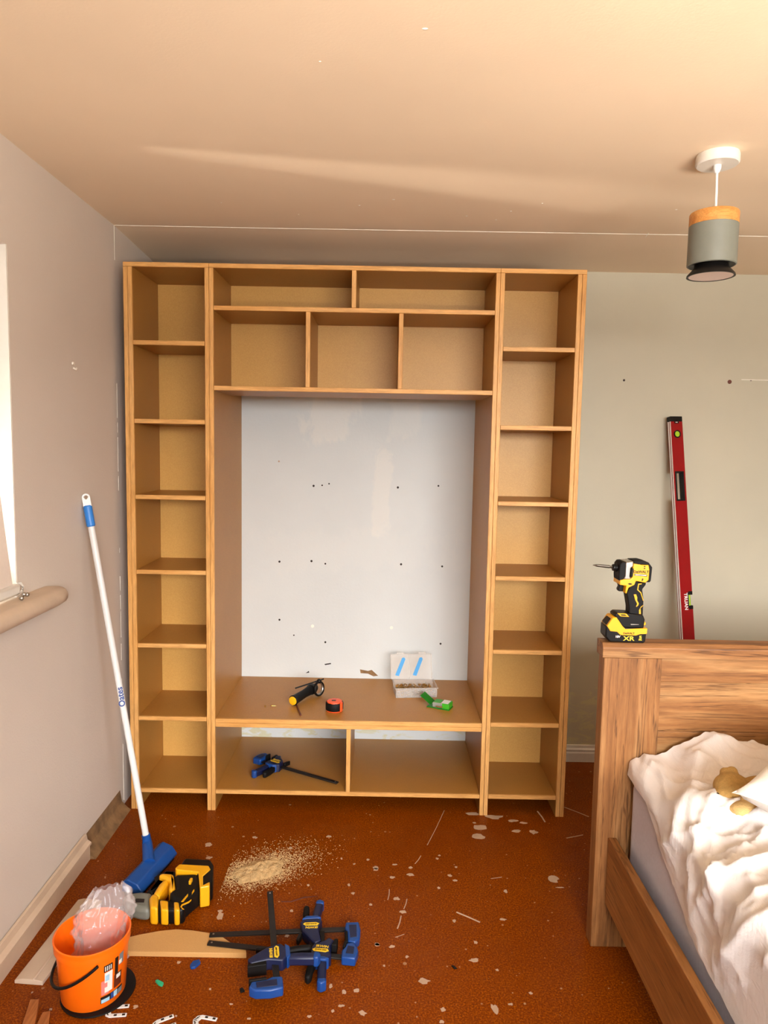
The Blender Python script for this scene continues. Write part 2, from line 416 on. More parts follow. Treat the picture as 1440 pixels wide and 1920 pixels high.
box('pane', 'window_glass', w2, 2.225, FX1 - .05, YF - .06, YF - .055, FZ0 + .05, FZ1 - .05, 0)
# bullnose sill
sill = []
for i in range(9):
    a = -PI / 2 + PI * i / 8; sill.append((.055 + .028 * math.cos(a), 1.062 + .028 * math.sin(a)))
sill = [(-.1, 1.034)] + sill + [(-.1, 1.09)]
m = MB(); pr = [(x, z) for x, z in sill]
def sillring(y, k): return [(.0 + max(0, x) * k if x > 0 else x, y, 1.062 + (z - 1.062) * (.35 + .65 * k)) for x, z in pr]
ys = [(WY0 - .16, .3), (WY0 - .14, .85), (WY0 - .1, 1), (-.66, 1), (-.615, .93), (-.59, .7), (-.58, .3)]
vs = []; n = len(pr)
for y, k in ys:
    vs += [(x if not (y > WY1 or y < WY0) else max(x, .0005), yy, z) for x, yy, z in sillring(y, k)]
fs = [tuple(range(n)), tuple(range(len(vs) - 1, len(vs) - n - 1, -1))]
for j in range(len(ys) - 1):
    for i in range(n): fs.append((j * n + i, j * n + (i + 1) % n, (j + 1) * n + (i + 1) % n, (j + 1) * n + i))
m.add(vs, fs); sl = m.build('trim_1', 'old_skirting_paint', smooth=50); tag(sl, 'rounded window sill board below the blind', None, kind='structure')
# ceiling and wall plaster ridges, chips, holes (parts of the setting)
YK = .036
def strip(name, mat, parent, p, q, w=.0022, t=.002):
    MB().tube([p, q], w, 6).build(name, mat, parent)
pts = [(0.003, YK), (.6, YK + .002), (1.2, YK), (1.9, YK - .004), (2.3, YK - .006), (3.2, YK - .004)]
MB().tube([(x, y, ZC - .0005) for x, y in pts], .0015, 6).build('plaster_ridge', 'putty', ce)
MB().tube([at(1216, 437, 'z', ZC), at(1209, 446, 'z', ZC), at(1206, 464, 'z', ZC)], .002, 6).build('plaster_ridge', 'putty', ce)
for z0, z1 in ((ZC, 2.29), (1.80, 1.66), (1.64, 1.60), (1.58, 1.44), (1.42, 1.36), (1.12, 1.10), (1.0, .94), (.92, .86), (.85, .74), (.71, .64), (.56, .53), (.45, .41), (.27, .02)):
    MB().tube([(.0006, YK, z0), (.0006, YK, z1)], .0011, 6).build('plaster_ridge', 'putty', wl)
for u, v, r in ((797, 54, .007), (738, 374, .006), (674, 385, .004), (958, 396, .004), (1017, 381, .003), (875, 405, .004), (600, 115, .003), (1268, 393, .005), (415, 380, .003), (532, 452, .006), (560, 402, .003), (930, 412, .003), (1085, 437, .006)):
    p = at(u, v, 'z', ZC); MB().ball((p.x, p.y, ZC), (r, r * .6, .0015), 8).build('paint_chip', 'putty', ce)
for u, v, r, mt in ((588, 911, .0055, 'print_dark'), (604, 910, .004, 'print_dark'), (617, 907, .004, 'print_dark'), (746, 914, .0055, 'print_dark'), (822, 911, .0045, 'print_dark'), (523, 865, .0045, 'paint_flake'),
        (524, 1053, .0055, 'print_dark'), (584, 1052, .0055, 'print_dark'), (610, 1057, .0045, 'print_dark'), (752, 1058, .0055, 'print_dark'), (829, 1062, .005, 'print_dark'), (524, 1162, .005, 'print_dark'),
        (586, 1174, .008, 'putty'), (734, 1177, .008, 'putty'), (610, 1204, .005, 'print_dark'), (826, 1207, .005, 'print_dark'), (551, 1191, .0035, 'print_dark'), (1170, 713, .0055, 'print_dark'), (1368, 716, .010, 'brown_stick'), (1408, 713, .004, 'print_dark')):
    p = at(u, v, 'y', YW); MB().cyl((p.x, YW + .004, p.z), (p.x, YW - .0008, p.z), r, n=12).build('screw_hole' if mt != 'putty' else 'filler_spot', mt, wb)
p = at(1390, 712, 'y', YW); q = at(1440, 713, 'y', YW); MB().tube([(p.x, YW, p.z), (q.x, YW, q.z)], .0022, 6).build('plaster_ridge', 'putty', wb)
# torn patches by the bench
for poly, mt in (([(675, 1255), (690, 1258), (697, 1256), (709, 1267), (700, 1268), (690, 1263), (676, 1262)], 'brown_stick'), ([(608, 1245), (620, 1243), (621, 1245), (610, 1247)], 'print_dark'), ([(573, 1262), (579, 1258), (580, 1261)], 'print_dark')):
    pp = [at(u, v, 'y', YW) for u, v in poly]; MB().prism([(a.x, a.z) for a in pp], YW - .0008, YW + .003, 'y').build('torn_patch', 'dirty_plaster' if mt == 'brown_stick' else mt, wb)
# wall plug on left wall
p = at(136, 685, 'x', 0); m = MB(); m.cyl((-.005, p.y, p.z + .006), (.006, p.y, p.z + .006), .007, .005, 12); m.build('wall_plug', 'putty', wl)
MB().tube([(.0, p.y + .004, p.z - .008), (.008, p.y + .01, p.z - .014), (.006, p.y + .018, p.z - .008)], .003, 8).build('wall_plug', 'putty', wl)
# baseboards
prof = [(0, 0), (.018, 0), (.018, .045), (.014, .052), (.016, .062), (.008, .07), (.006, .082), (0, .084)]
def skirt(name, mat, p, q, prof, label):
    p, q = Vector(p), Vector(q); d = (q - p).normalized(); nrm = Vector((d.y, -d.x, 0)); n = len(prof)
    vs = [p + nrm * a + Vector((0, 0, b)) for a, b in prof] + [q + nrm * a + Vector((0, 0, b)) for a, b in prof]
    fs = [tuple(range(n)), tuple(range(2 * n - 1, n - 1, -1))] + [(i, (i + 1) % n, n + (i + 1) % n, n + i) for i in range(n)]
    o = MB().add(vs, fs).build(name, mat, smooth=20); return tag(o, label, None, kind='structure')
skirt('baseboard_back', 'white_skirting_paint', (1.93, YW, 0), (XR, YW, 0), prof, 'white moulded baseboard behind the bed head')
skirt('baseboard_left', 'old_skirting_paint', (.004, YF, 0), (.004, -.37, 0), [(0, 0), (.02, 0), (.02, .055), (.026, .06), (.026, .068), (.012, .078), (.008, .098), (0, .1)], 'old painted baseboard on the left wall')
# bare strip of dirty plaster beyond the old baseboard
m = MB(); m.prism([(.0, 0), (.045, 0), (.03, .012), (.008, .035), (.0, .085)], -.37, -.005, 'y'); 
dp = m.build('trim_2', 'dirty_plaster', smooth=20); tag(dp, 'bare dirty plaster strip at the foot of the left wall', None, kind='structure')

# paint splats on the floor
def splat(u, v, wpx, hpx, mat='paint_flake', ang=0, jag=.35, seed=None):
    p = at(u, v, 'z', 0); q = at(u + wpx, v, 'z', 0); r = at(u, v - hpx, 'z', 0)
    a = max(.0015, (q - p).length * .40); b = max(.0015, (r - p).length * .40)
    n = 11; rnd = random.Random(int(u * 7 + v))
    poly = []
    for i in range(n):
        t = 2 * PI * i / n; k = 1 + rnd.uniform(-jag, jag)
        x, y = a * k * math.cos(t), b * k * math.sin(t)
        poly.append((p.x + x * math.cos(ang) - y * math.sin(ang), p.y + x * math.sin(ang) + y * math.cos(ang)))
    MB().prism(poly, -.001, .0008, 'z').build('paint_splat', mat, fl, smooth=0)
for a in ((888, 1526, 30, 6), (925, 1532, 44, 9), (960, 1539, 24, 5), (981, 1543, 16, 4), (898, 1551, 30, 11), (897, 1569, 32, 12), (969, 1558, 20, 6), (1000, 1560, 18, 9), (889, 1543, 8, 3),
          (769, 1640, 18, 6), (770, 1627, 8, 5), (736, 1645, 12, 5), (741, 1621, 12, 3), (843, 1642, 10, 5), (853, 1651, 10, 4), (1038, 1648, 24, 14), (1050, 1664, 18, 2), (823, 1665, 8, 5), (851, 1727, 9, 6),
          (943, 1724, 14, 5), (948, 1671, 9, 8), (708, 1771, 11, 8), (735, 1775, 12, 6), (763, 1794, 9, 6), (720, 1811, 6, 4), (889, 1800, 22, 8), (932, 1819, 7, 6), (995, 1862, 8, 5), (927, 1892, 14, 22), (957, 1883, 10, 5),
          (831, 1893, 11, 9), (829, 1916, 12, 8), (794, 1839, 30, 12), (744, 1685, 14, 7), (755, 1710, 18, 6), (704, 1630, 12, 7), (892, 1767, 10, 7), (820, 1610, 8, 4), (824, 1604, 6, 3), (855, 1626, 6, 4),
          (392, 1584, 16, 9), (392, 1608, 14, 6), (412, 1718, 14, 20), (413, 1708, 10, 6), (545, 1590, 8, 6), (478, 1570, 10, 5), (617, 1568, 12, 5), (704, 1627, 14, 8), (662, 1675, 8, 5), (654, 1659, 7, 6), (547, 1708, 8, 5), (578, 1660, 6, 5),
          (538, 1755, 10, 6), (695, 1696, 7, 5), (707, 1771, 10, 8), (482, 1812, 10, 12), (580, 1906, 11, 6), (640, 1886, 14, 6), (620, 1850, 10, 10), (668, 1857, 12, 10), (645, 1860, 10, 9), (680, 1900, 16, 12), (624, 1896, 8, 6), (433, 1883, 8, 4), (467, 1910, 8, 4), (394, 1855, 6, 5), (335, 1805, 10, 6), (255, 1888, 12, 8), (95, 1893, 7, 5), (60, 1861, 5, 4), (330, 1905, 6, 4), (640, 1610, 5, 4), (690, 1612, 6, 4), (664, 1620, 6, 3)):
    splat(*a)
for u0, v0, u1, v1, w in ((833, 1520, 801, 1585, .0035), (789, 1605, 778, 1620, .004), (730, 1668, 727, 1688, .004), (763, 1686, 757, 1705, .004), (752, 1718, 745, 1742, .005), (758, 1752, 741, 1758, .003), (856, 1711, 900, 1730, .006), (1058, 1514, 1104, 1532, .005), (1008, 1522, 1022, 1542, .007), (1062, 1572, 1093, 1566, .005), (920, 1648, 941, 1645, .003)):
    MB().tube([at(u0, v0, 'z', -.001), at((u0 + u1) / 2 + 1, (v0 + v1) / 2, 'z', -.001), at(u1, v1, 'z', -.001)], w * .55, 6).build('paint_streak', 'paint_flake', fl)

# ---------------------------------------------------------------- shelving: three carcasses
T = .018; LIP = .009
xLo, xLi, xLr, xLC, xCl, xCr, xCR, xRl, xRi, xRo = .0454, .0816, .3702, .3881, .406, 1.5322, 1.5503, 1.5683, 1.8576, 1.8937
zT, zT1 = 2.2761, 2.2585; zS = [1.9703, 1.6569, 1.3474, 1.0365, .7249, .4103, .0928]; zA, zB, zN = 2.1118, 1.7948, .4054
YB = .32
def board(name, parent, x0, x1, y1, z0, z1, upright=False, mat='mdf_board', y0=0.0):
    b = box(name, mat, parent, x0, x1, y0 + LIP, y1, z0, z1, 0)
    box('edging', 'lipping_upright' if upright else 'lipping', b, x0, x1, y0, y0 + LIP, z0, z1, .0012)
    return b
g = .0004
def tall_unit(label, x0, x1, sides):
    t = thing('bookcase', label, 'bookcase', (0, 0, 0))
    board('top_panel', t, x0 + g, x1 - g, YB + .009, zT1, zT)
    for a, b, d in sides: board('side_panel', t, a + g, b - g, d, 0, zT1 - g, True)
    xi0 = max(b for a, b, d in sides if a < (x0 + x1) / 2); xi1 = min(a for a, b, d in sides if a > (x0 + x1) / 2)
    for z in zS: board('shelf', t, xi0 + g, xi1 - g, YB, z - T, z)
    box('back_panel', 'mdf_back', t, xi0 + g, xi1 - g, YB + .001, YB + .009, zS[6] - T, zT1 - g, 0)
    return t
tall_unit('narrow open bookcase of eight shelves against the left wall', xLo, xLC, [(xLo, xLo + T, YB + .009), (xLo + T, xLi, YB + .009), (xLr, xLC, YB + .009)])
tall_unit('narrow open bookcase of eight shelves on the bed side', xCR, xRo, [(xCR, xRl, YB + .009), (xRi, xRi + T, YB + .009), (xRi + T, xRo, YB + .009)])
t = thing('media_unit', 'wide middle shelving unit with a tall open niche and low bench', 'shelving unit')
board('top_panel', t, xLC + g, xCR - g, YB + .009, zT1, zT)
DN = YW - .002
board('side_panel', t, xLC + g, xCl - g, DN, 0, zT1 - g, True); board('side_panel', t, xCr + g, xCR - g, DN, 0, zT1 - g, True)
board('shelf', t, xCl + g, xCr - g, YB, zA - T, zA); board('shelf', t, xCl + g, xCr - g, YB + .009, zB - T, zB)
board('divider', t, .967 - T / 2, .967 + T / 2, YB, zA + g, zT1 - g, True)
for x in (.785, 1.158): board('divider', t, x - T / 2, x + T / 2, YB, zB + g, zA - T - g, True)
box('back_panel', 'mdf_back', t, xCl + g, xCr - g, YB + .001, YB + .009, zB + g, zT1 - g, 0)
for x0, x1 in ((xCl + g, .9699), (.9701, xCr - g)): pass
board('bench_board', t, xCl + g, xCr - g, DN, zN - T, zN); board('bench_board', t, xCl + g, xCr - g, DN, zN - 2 * T, zN - T - g)
board('shelf', t, xCl + g, xCr - g, DN, zS[6] - T, zS[6])
board('divider', t, .97 - T / 2, .97 + T / 2, DN - .12, zS[6] + g, zN - 2 * T - g, True)

# ---------------------------------------------------------------- bed
bed = thing('bed', 'oak-look wooden bed frame with panelled headboard', 'bed', (1.78, -.787, 0))
BX, BY = 1.78, -.787
def bb(name, mat, x0, x1, y0, y1, z0, z1, bevel=.002, par=bed): return MB().box(x0 - BX, x1 - BX, y0 - BY, y1 - BY, z0, z1).build(name, mat, par, bevel, 2)
XE = 3.62
bb('headboard_post', 'oak_upright', 1.782, 1.958, -.787, -.735, 0, .936)
bb('headboard_post', 'oak_upright', XE - .18, XE, -.787, -.735, 0, .936)
m = MB(); m.prism([(-.789 - BY, .937), (-.789 - BY, .968), (-.779 - BY, .982), (-.727 - BY, .982), (-.727 - BY, .937)], 1.776 - BX, XE + .006 - BX, 'x'); m.build('headboard_cap', 'oak_across', bed, .0015)
bb('headboard_rail', 'oak_across', 1.9585, XE - .1805, -.779, -.74, .862, .936)
bb('headboard_panel', 'oak_across', 1.9585, XE - .1805, -.765, -.745, .70, .8615)
bb('headboard_panel', 'oak_across', 1.9585, XE - .1805, -.765, -.745, .53, .6995)
bb('headboard_panel', 'oak_across', 1.9585, XE - .1805, -.765, -.745, .2, .5295)
YE = -2.80
bb('side_rail', 'oak_lengthwise', 1.82, 1.846, YE + .03, -.788, .148, .364)
bb('side_rail', 'oak_lengthwise', XE - .06, XE - .034, YE + .03, -.788, .148, .364)
bb('footboard', 'oak_across', 1.79, XE, YE - .01, YE + .029, .0, .40)
# mattress
m = MB(); m.box(1.878 - BX, XE - .08 - BX, YE + .04 - BY, -.795 - BY, .17, .575)
mt = m.build('mattress', 'mattress_side', None, .035, 4); mt.location = (BX, BY, 0); tag(mt, 'grey-sided mattress on the oak bed frame', 'mattress')
# quilt
def lerp(xs, x):
    if x <= xs[0][0]: return xs[0][1]
    for (a, b), (c, d) in zip(xs, xs[1:]):
        if x <= c: return b + (d - b) * (x - a) / (c - a)
    return xs[-1][1]
HEM = [(-2.8, .30), (-1.8, .335), (-1.46, .365), (-1.25, .41), (-1.07, .50), (-1.0, .545), (-.91, .60), (-.8, .60)]
def ridged(p): return 1 - abs(noise.noise(p)) * 2
def fold(x, y):
    w = Vector((noise.noise(Vector((x * 1.7, y * 1.7, 3.3))), noise.noise(Vector((x * 1.7, y * 1.7, 9.1))), 0)) * .30
    a = .6; xx, yy = x + w.x, y + w.y
    u = xx * math.cos(a) + yy * math.sin(a); v = -xx * math.sin(a) + yy * math.cos(a)
    def rg(p, k): return (1 - abs(noise.noise(p))) ** k
    h = .050 * rg(Vector((u * 5.2, v * 2.0, 0)), 3) + .030 * rg(Vector((u * 3.2 + 5, v * 7.5, 2.0)), 4) + .020 * rg(Vector((u * 12, v * 4, 4.0)), 4) + .013 * rg(Vector((u * 8, v * 20, 6.0)), 4) + .006 * rg(Vector((u * 30, v * 11, 8.0)), 3)
    return h - .052
def quilt(u, v):
    y = -.798 + (YE + .05 + .798) * v
    hem = lerp(HEM, y); top = .636; r = .065; xe = 1.868
    side = max(0.0, top - r - hem); s = u * (side + r * 1.57 + 1.62)
    if s < side: x, z, nx, nz = xe, hem + s, -1, 0
    elif s < side + r * 1.57:
        a = (s - side) / r; x = xe + r - r * math.cos(a); z = top - r + r * math.sin(a); nx, nz = -math.cos(a), math.sin(a)
    else: x = xe + r + (s - side - r * 1.57); z, nx, nz = top, 0, 1
    k = min(1, max(0, s / .12)); edge = .3 + .7 * k
    head = math.exp(-((y + .80) / .05) ** 2)
    puff = (.05 * min(1, max(0, (x - 1.9) / .16))) if x < 3.4 else .05
    h = fold(x * .9 + z * .7, y) * edge
    # long shallow gathers running along the hang
    h += .004 * math.sin(40 * x + 16 * y + 5 * noise.noise(Vector((x * 3, y * 3, 0)))) * k * max(0, noise.noise(Vector((x * 2, y * 2, 11))) + .3)
    d = h + puff * (nz if nz > 0 else 0)
    x2 = x + nx * max(.0, d * .55); z2 = z + nz * d
    y2 = min(y + .012 * noise.noise(Vector((x * 5, y * 5, 7))), -.792)
    return (x2 - BX, y2 - BY, z2)
m = MB().grid(quilt, 260, 300); q = m.build('quilt', 'quilt_cloth', None, smooth=180, recalc=False, solid=0)
q.location = (BX, BY, 0); tag(q, 'rumpled off-white quilt spread over the mattress', 'quilt')
# pillow with its corner to the left
def pillow(n=26):
    m = MB()
    def f(sgn):
        def g_(u, v):
            a, b = u * 2 - 1, v * 2 - 1
            ea, eb = 1 - a * a, 1 - b * b
            x = a * (.24 - .035 * (1 - b * b) * -0.0) * (1 - .10 * eb * abs(a)); y = b * .24 * (1 - .10 * ea * abs(b))
            z = sgn * .085 * max(0, ea * eb) ** .42 + .006 * noise.noise(Vector((a * 3, b * 3, sgn)))
            return (x, y, z)
        return g_
    m.grid(f(1), n, n); m.grid(f(-1), n, n); return m
pl = pillow().build('pillow', 'pillow_cloth', None, smooth=180); pl.location = (2.285, -1.285, .765); pl.rotation_euler = (math.radians(4), math.radians(-6), math.radians(42))
tag(pl, 'white textured pillow lying on the quilt with one corner pointing at the plush toy', 'pillow')
# plush toy
c = at(1372, 1482, 'z', .69)
toy = thing('plush_toy', 'small tan plush animal lying half under the pillow', 'plush toy', (c.x, c.y, .664))
m = MB(); m.ball((0, .0, .035), (.048, .04, .036), 20); m.ball((-.03, -.022, .028), (.024, .02, .018), 14); m.ball((.075, -.01, .03), (.06, .05, .036), 20); m.ball((.012, .03, .062), (.018, .012, .016), 12); m.ball((-.006, .034, .06), (.012, .012, .012), 12)
m.build('body', 'plush', toy, remesh=.005)
m = MB(); m.ball((.02, -.05, .03), (.022, .02, .028), 14); m.ball((.0, -.075, .012), (.04, .03, .022), 16); m.ball((-.04, -.05, .006), (.03, .02, .014), 14); m.build('paw', 'plush_light', toy, remesh=.005)
MB().ball((.005, -.034, .046), .004, 10).build('eye', 'black_plastic', toy)
MB().ball((-.052, -.03, .03), (.006, .005, .004), 10).build('nose', 'black_plastic', toy)

# ---------------------------------------------------------------- lamp
lx, ly = 2.056, -.741
lamp = thing('pendant_lamp', 'grey cylindrical pendant lamp with a wooden top ring', 'ceiling lamp', (lx, ly, ZC))
MB().lathe([(0, -.0005), (.058, -.0005), (.06, -.006), (.06, -.026), (.056, -.03), (0, -.03)], 40).build('ceiling_rose', 'white_gloss', lamp)
MB().lathe([(0, -.03), (.011, -.03), (.011, -.040), (.006, -.052), (0, -.052)], 20).build('cord_grip', 'white_plastic', lamp)
MB().tube([(0, 0, -.05), (.002, 0, -.1), (.003, 0, -.165)], .0035, 10).build('cord', 'white_plastic', lamp)
zt = -.165; R = .068
MB().lathe([(0, zt), (R - .002, zt), (R, zt - .003), (R, zt - .036), (R - .003, zt - .036), (0, zt - .036)], 48).build('wooden_ring', 'lamp_wood', lamp)
MB().lathe([(R - .004, zt - .036), (R, zt - .0365), (R, zt - .148), (R - .003, zt - .150), (R - .004, zt - .148), (R - .004, zt - .04)], 48).build('shade', 'lamp_grey', lamp)
MB().lathe([(0, zt - .1), (R - .0045, zt - .1), (R - .0045, zt - .149), (.046, zt - .146), (.048, zt - .156), (.066, zt - .176), (.067, zt - .181), (.062, zt - .181), (.045, zt - .164), (0, zt - .16)], 48).build('reflector', 'black_plastic', lamp)
MB().lathe([(0, zt - .178), (.0618, zt - .1800), (.0618, zt - .178), (0, zt - .174)], 40).build('diffuser', 'bulb_white', lamp)

# ---------------------------------------------------------------- blind
bl = thing('roller_blind', 'pale blind hanging down into the window sill on the left wall', 'blind', (0, 0, 0))
def blindy(u, v): return (-.085 + .093 * v ** 1.1, WY0 + .03 + (WY1 - .042 - WY0 - .03) * u, WZ1 - .02 + (1.135 - WZ1 + .02) * v)
MB().grid(blindy, 6, 14).build('fabric', 'blind_fabric', bl, recalc=False)
MB().cyl((-.075, WY0 + .02, WZ1 - .03), (-.075, WY1 - .02, WZ1 - .03), .02).build('roller', 'white_plastic', bl)
m = MB(); m.box(-.004, .022, WY0 + .03, WY1 - .02, 1.102, 1.136); m.build('bottom_rail', 'white_gloss', bl, .008, 3)
MB().tube([(.008, WY1 - .022, 1.135), (.012, WY1 - .004, 1.134), (.014, WY1 + .006, 1.122), (.014, WY1 + .0, 1.108), (.012, WY1 - .02, 1.104)], .004, 8).build('end_hook', 'white_gloss', bl)
for k, (dy, dz) in enumerate(((-.05, -.004), (-.035, .004), (-.018, .0))): MB().ball((.038, WY1 + dy, 1.102 + dz), .007, 12).build('bead', 'steel', bl)

# ---------------------------------------------------------------- impact driver on the headboard
K = .000161
drv = thing('impact_driver', 'yellow and black cordless impact driver standing on the headboard', 'impact driver', (1.845, -.757, .982))
def dp_(pts): return [((a - 740) * K, (1765 - b) * K) for a, b in pts]
def part(name, mat, pts, th, bev=.003, par=None, seg=3, off=0):
    return MB().prism(dp_(pts), -th / 2 + off, th / 2 + off, 'y').build(name, mat, par or drv, bev, seg, 40)
bat = part('battery', 'black_plastic', [(360, 1440), (355, 1650), (440, 1745), (1080, 1765), (1115, 1720), (1132, 1480)], .056, .004)
part('battery_shell', 'tool_yellow', [(372, 1440), (480, 1272), (545, 1270), (660, 1430), (720, 1490), (1134, 1470), (1134, 1580), (1000, 1588), (930, 1615), (660, 1612), (620, 1600), (570, 1550), (440, 1540)], .058, .0012, bat, 1)
part('release_button', 'black_plastic', [(370, 1400), (450, 1305), (520, 1330), (500, 1380), (400, 1440), (372, 1440)], .040, .002)
part('foot', 'black_plastic', [(510, 1235), (560, 1190), (770, 1195), (1050, 1220), (1092, 1310), (1075, 1482), (700, 1478), (615, 1415)], .050, .004)
part('display_frame', 'tool_yellow', [(560, 1195), (730, 1198), (790, 1262), (620, 1255)], .0535, .001, seg=1)
part('display', 'print_dark', [(600, 1212), (710, 1212), (750, 1245), (640, 1242)], .0545, .001, seg=1)
part('latch', 'tool_yellow', [(1072, 1375), (1120, 1368), (1142, 1400), (1130, 1440), (1070, 1445)], .03, .003)
part('lamp_strip', 'steel', [(820, 1395), (980, 1400), (980, 1412), (830, 1418)], .0512, .0005, seg=1)
hd = part('handle', 'black_rubber', [(730, 815), (800, 680), (875, 570), (930, 575), (945, 610), (1095, 612), (1085, 660), (1028, 740), (1062, 950), (1062, 1240), (800, 1230), (798, 1100), (770, 960), (745, 850)], .036, .006)
part('grip_inlay', 'tool_yellow', [(865, 838), (915, 835), (940, 900), (940, 950), (975, 1010), (965, 1050), (935, 1080), (920, 1070), (940, 1020), (900, 950)], .0366, .0006, hd, 1)
part('grip_inlay', 'tool_yellow', [(940, 630), (1020, 625), (1000, 650), (960, 655), (950, 745), (1010, 800), (1062, 955), (1045, 960), (990, 810), (925, 755)], .0366, .0006, hd, 1)
part('grip_inlay', 'tool_yellow', [(1062, 1050), (1010, 1100), (1025, 1215), (985, 1215), (980, 1140), (1010, 1075), (1062, 1035)], .0366, .0006, hd, 1)
bd = part('motor_housing', 'tool_yellow', [(575, 560), (640, 545), (760, 540), (800, 500), (800, 330), (812, 240), (960, 262), (1090, 262), (1110, 350), (1105, 545), (1050, 602), (870, 570), (845, 645), (740, 700), (705, 812), (678, 805), (692, 665), (568, 648)], .062, .004)
part('top_plate', 'tool_yellow', [(825, 205), (945, 200), (955, 245), (845, 250)], .045, .002)
part('rear_cap', 'black_rubber', [(810, 215), (835, 258), (940, 270), (965, 255), (1088, 270), (1108, 350), (1110, 540), (1055, 545), (1060, 592), (1132, 592), (1152, 560), (1165, 310), (1095, 218), (980, 188), (815, 195)], .058, .004)
part('gear_case', 'steel', [(668, 222), (815, 200), (812, 300), (770, 330), (760, 490), (790, 520), (760, 550), (630, 545), (670, 480)], .058, .008)
part('vent', 'black_plastic', [(772, 345), (800, 325), (822, 335), (806, 490), (785, 502), (758, 480)], .063, .002)
part('nose_boot', 'black_rubber', [(560, 275), (600, 222), (672, 216), (686, 290), (664, 500), (640, 545), (580, 585), (560, 560), (556, 480)], .054, .008)
part('trigger', 'black_plastic', [(590, 655), (692, 665), (698, 800), (600, 800), (585, 755), (612, 700)], .020, .003)
part('lamp_hole', 'print_dark', [(710, 625), (750, 608), (800, 620), (795, 640), (750, 645)], .0625, .0005, seg=1)
m = MB(); zc = (1765 - 352) * K
m.cyl(((570 - 740) * K, 0, zc), ((520 - 740) * K, 0, zc), .0125); m.cyl(((530 - 740) * K, 0, zc), ((480 - 740) * K, 0, zc), .0105); m.build('chuck', 'black_plastic', drv, .001)
z2 = (1765 - 318) * K
m = MB(); m.cyl(((500 - 740) * K, 0, zc), ((420 - 740) * K, 0, zc + .002), .0042, n=6); m.cyl(((420 - 740) * K, 0, zc + .002), ((180 - 740) * K, 0, z2), .0050, .0042, n=10); m.cyl(((180 - 740) * K, 0, z2), ((105 - 740) * K, 0, z2 + .001), .0040, .0008, n=8); m.build('driver_bit', 'bit_steel', drv)
def dtext(name, s, cx, cy, size, mat, par, th, sx=1.0):
    text(name, s, size, mat, par, frame(((cx - 740) * K, -th / 2 - .0003, (1765 - cy) * K), (1, 0, 0), (0, 0, 1)), sx=sx)
dtext('lettering', 'DeWALT', 955, 396, .0115, 'print_dark', bd, .062)
part('name_bar', 'print_dark', [(832, 435), (1070, 445), (1070, 480), (832, 465)], .0627, .0002, bd, 1)
part('name_bar', 'print_white', [(845, 445), (1058, 453), (1058, 468), (845, 458)], .0631, .0002, bd, 1)
for a, b in ((1015, 290), (1015, 328), (990, 530), (985, 552)): part('screw_dot', 'print_dark', [(a - 14, b - 10), (a + 14, b - 10), (a + 14, b + 10), (a - 14, b + 10)], .0627, .0002, bd, 1)
dtext('lettering', 'DeWALT', 790, 1573, .0085, 'print_dark', bat, .0585)
dtext('lettering', '18V', 585, 1642, .0095, 'print_white', bat, .0562)
dtext('lettering', 'XR', 795, 1676, .0185, 'print_yellow', bat, .0564, 1.35)
dtext('lettering', '5', 1013, 1650, .014, 'print_yellow', bat, .0562, 1.3)
part('print_bar', 'print_yellow', [(980, 1688), (1045, 1690), (1045, 1705), (980, 1703)], .0565, .0002, bat, 1)

# ---------------------------------------------------------------- spirit level leaning on the back wall
b0, t0 = Vector((2.575, .27, .002)), Vector((2.478, .515, 1.728))
L = (t0 - b0).length
lv = thing('spirit_level', 'long red spirit level leaning upright against the wall behind the headboard', 'spirit level', b0)
zax = (t0 - b0).normalized(); xax = Vector((math.cos(.24), -math.sin(.24) * -1.0, 0)); xax = (xax - zax * xax.dot(zax)).normalized(); yax = zax.cross(xax)
lv.rotation_euler = Matrix((xax, yax, zax)).transposed().to_euler()
LW, LD = .032, .013
# hollow slot for the hand
sl0, sl1 = L - .395, L - .27
m = MB()
VZ = .835; m.box(-LW, LW, -LD, LD, .03, VZ); m.box(-LW, .010, -LD, LD, VZ, VZ + .08); m.box(-LW, LW, -LD, LD, VZ + .08, sl0); m.box(-LW, -.018, -LD, LD, sl0, sl1); m.box(.018, LW, -LD, LD, sl0, sl1); m.box(-LW, LW, -LD, LD, sl1, L - .025)
m.build('beam', 'level_red', lv)
for z0, z1 in ((0, .03), (L - .025, L)): MB().box(-LW - .001, LW + .001, -LD - .001, LD + .001, z0, z1).build('end_cap', 'black_plastic', lv, .003)
MB().box(-.012, .012, -LD - .0012, -LD, L - .034, L - .0255).build('end_cap_tab', 'black_plastic', lv, 0)
MB().box(-.006, .005, -LD - .0016, -LD - .001, L - .03, L - .027).build('end_cap_mark', 'print_white', lv, 0)
for x in (-.011, .003): MB().box(-LW - .0008, -LW, x - .0045 + .002, x + .0055, .03, L - .025).build('edge_strip', 'print_white', lv, 0)
MB().lathe([(.013, -.001), (.0185, -.001), (.0185, .003), (.013, .003)], 28, M=Matrix.Translation((0, -LD, L - .085)) @ Matrix.Rotation(PI / 2, 4, 'X')).build('vial_ring', 'black_plastic', lv)
MB().lathe([(0, .0012), (.013, .0012), (.013, -.001), (0, -.001)], 24, M=Matrix.Translation((0, -LD, L - .085)) @ Matrix.Rotation(PI / 2, 4, 'X')).build('vial', 'vial_green', lv)
m = MB(); 
for a in ((-.024, -.016, sl0 - .008, sl1 + .008), (.016, .024, sl0 - .008, sl1 + .008), (-.016, .016, sl0 - .008, sl0), (-.016, .016, sl1, sl1 + .008)): m.box(a[0], a[1], -LD - .0015, LD + .0015, a[2], a[3])
m.build('hand_slot', 'black_plastic', lv, .001)
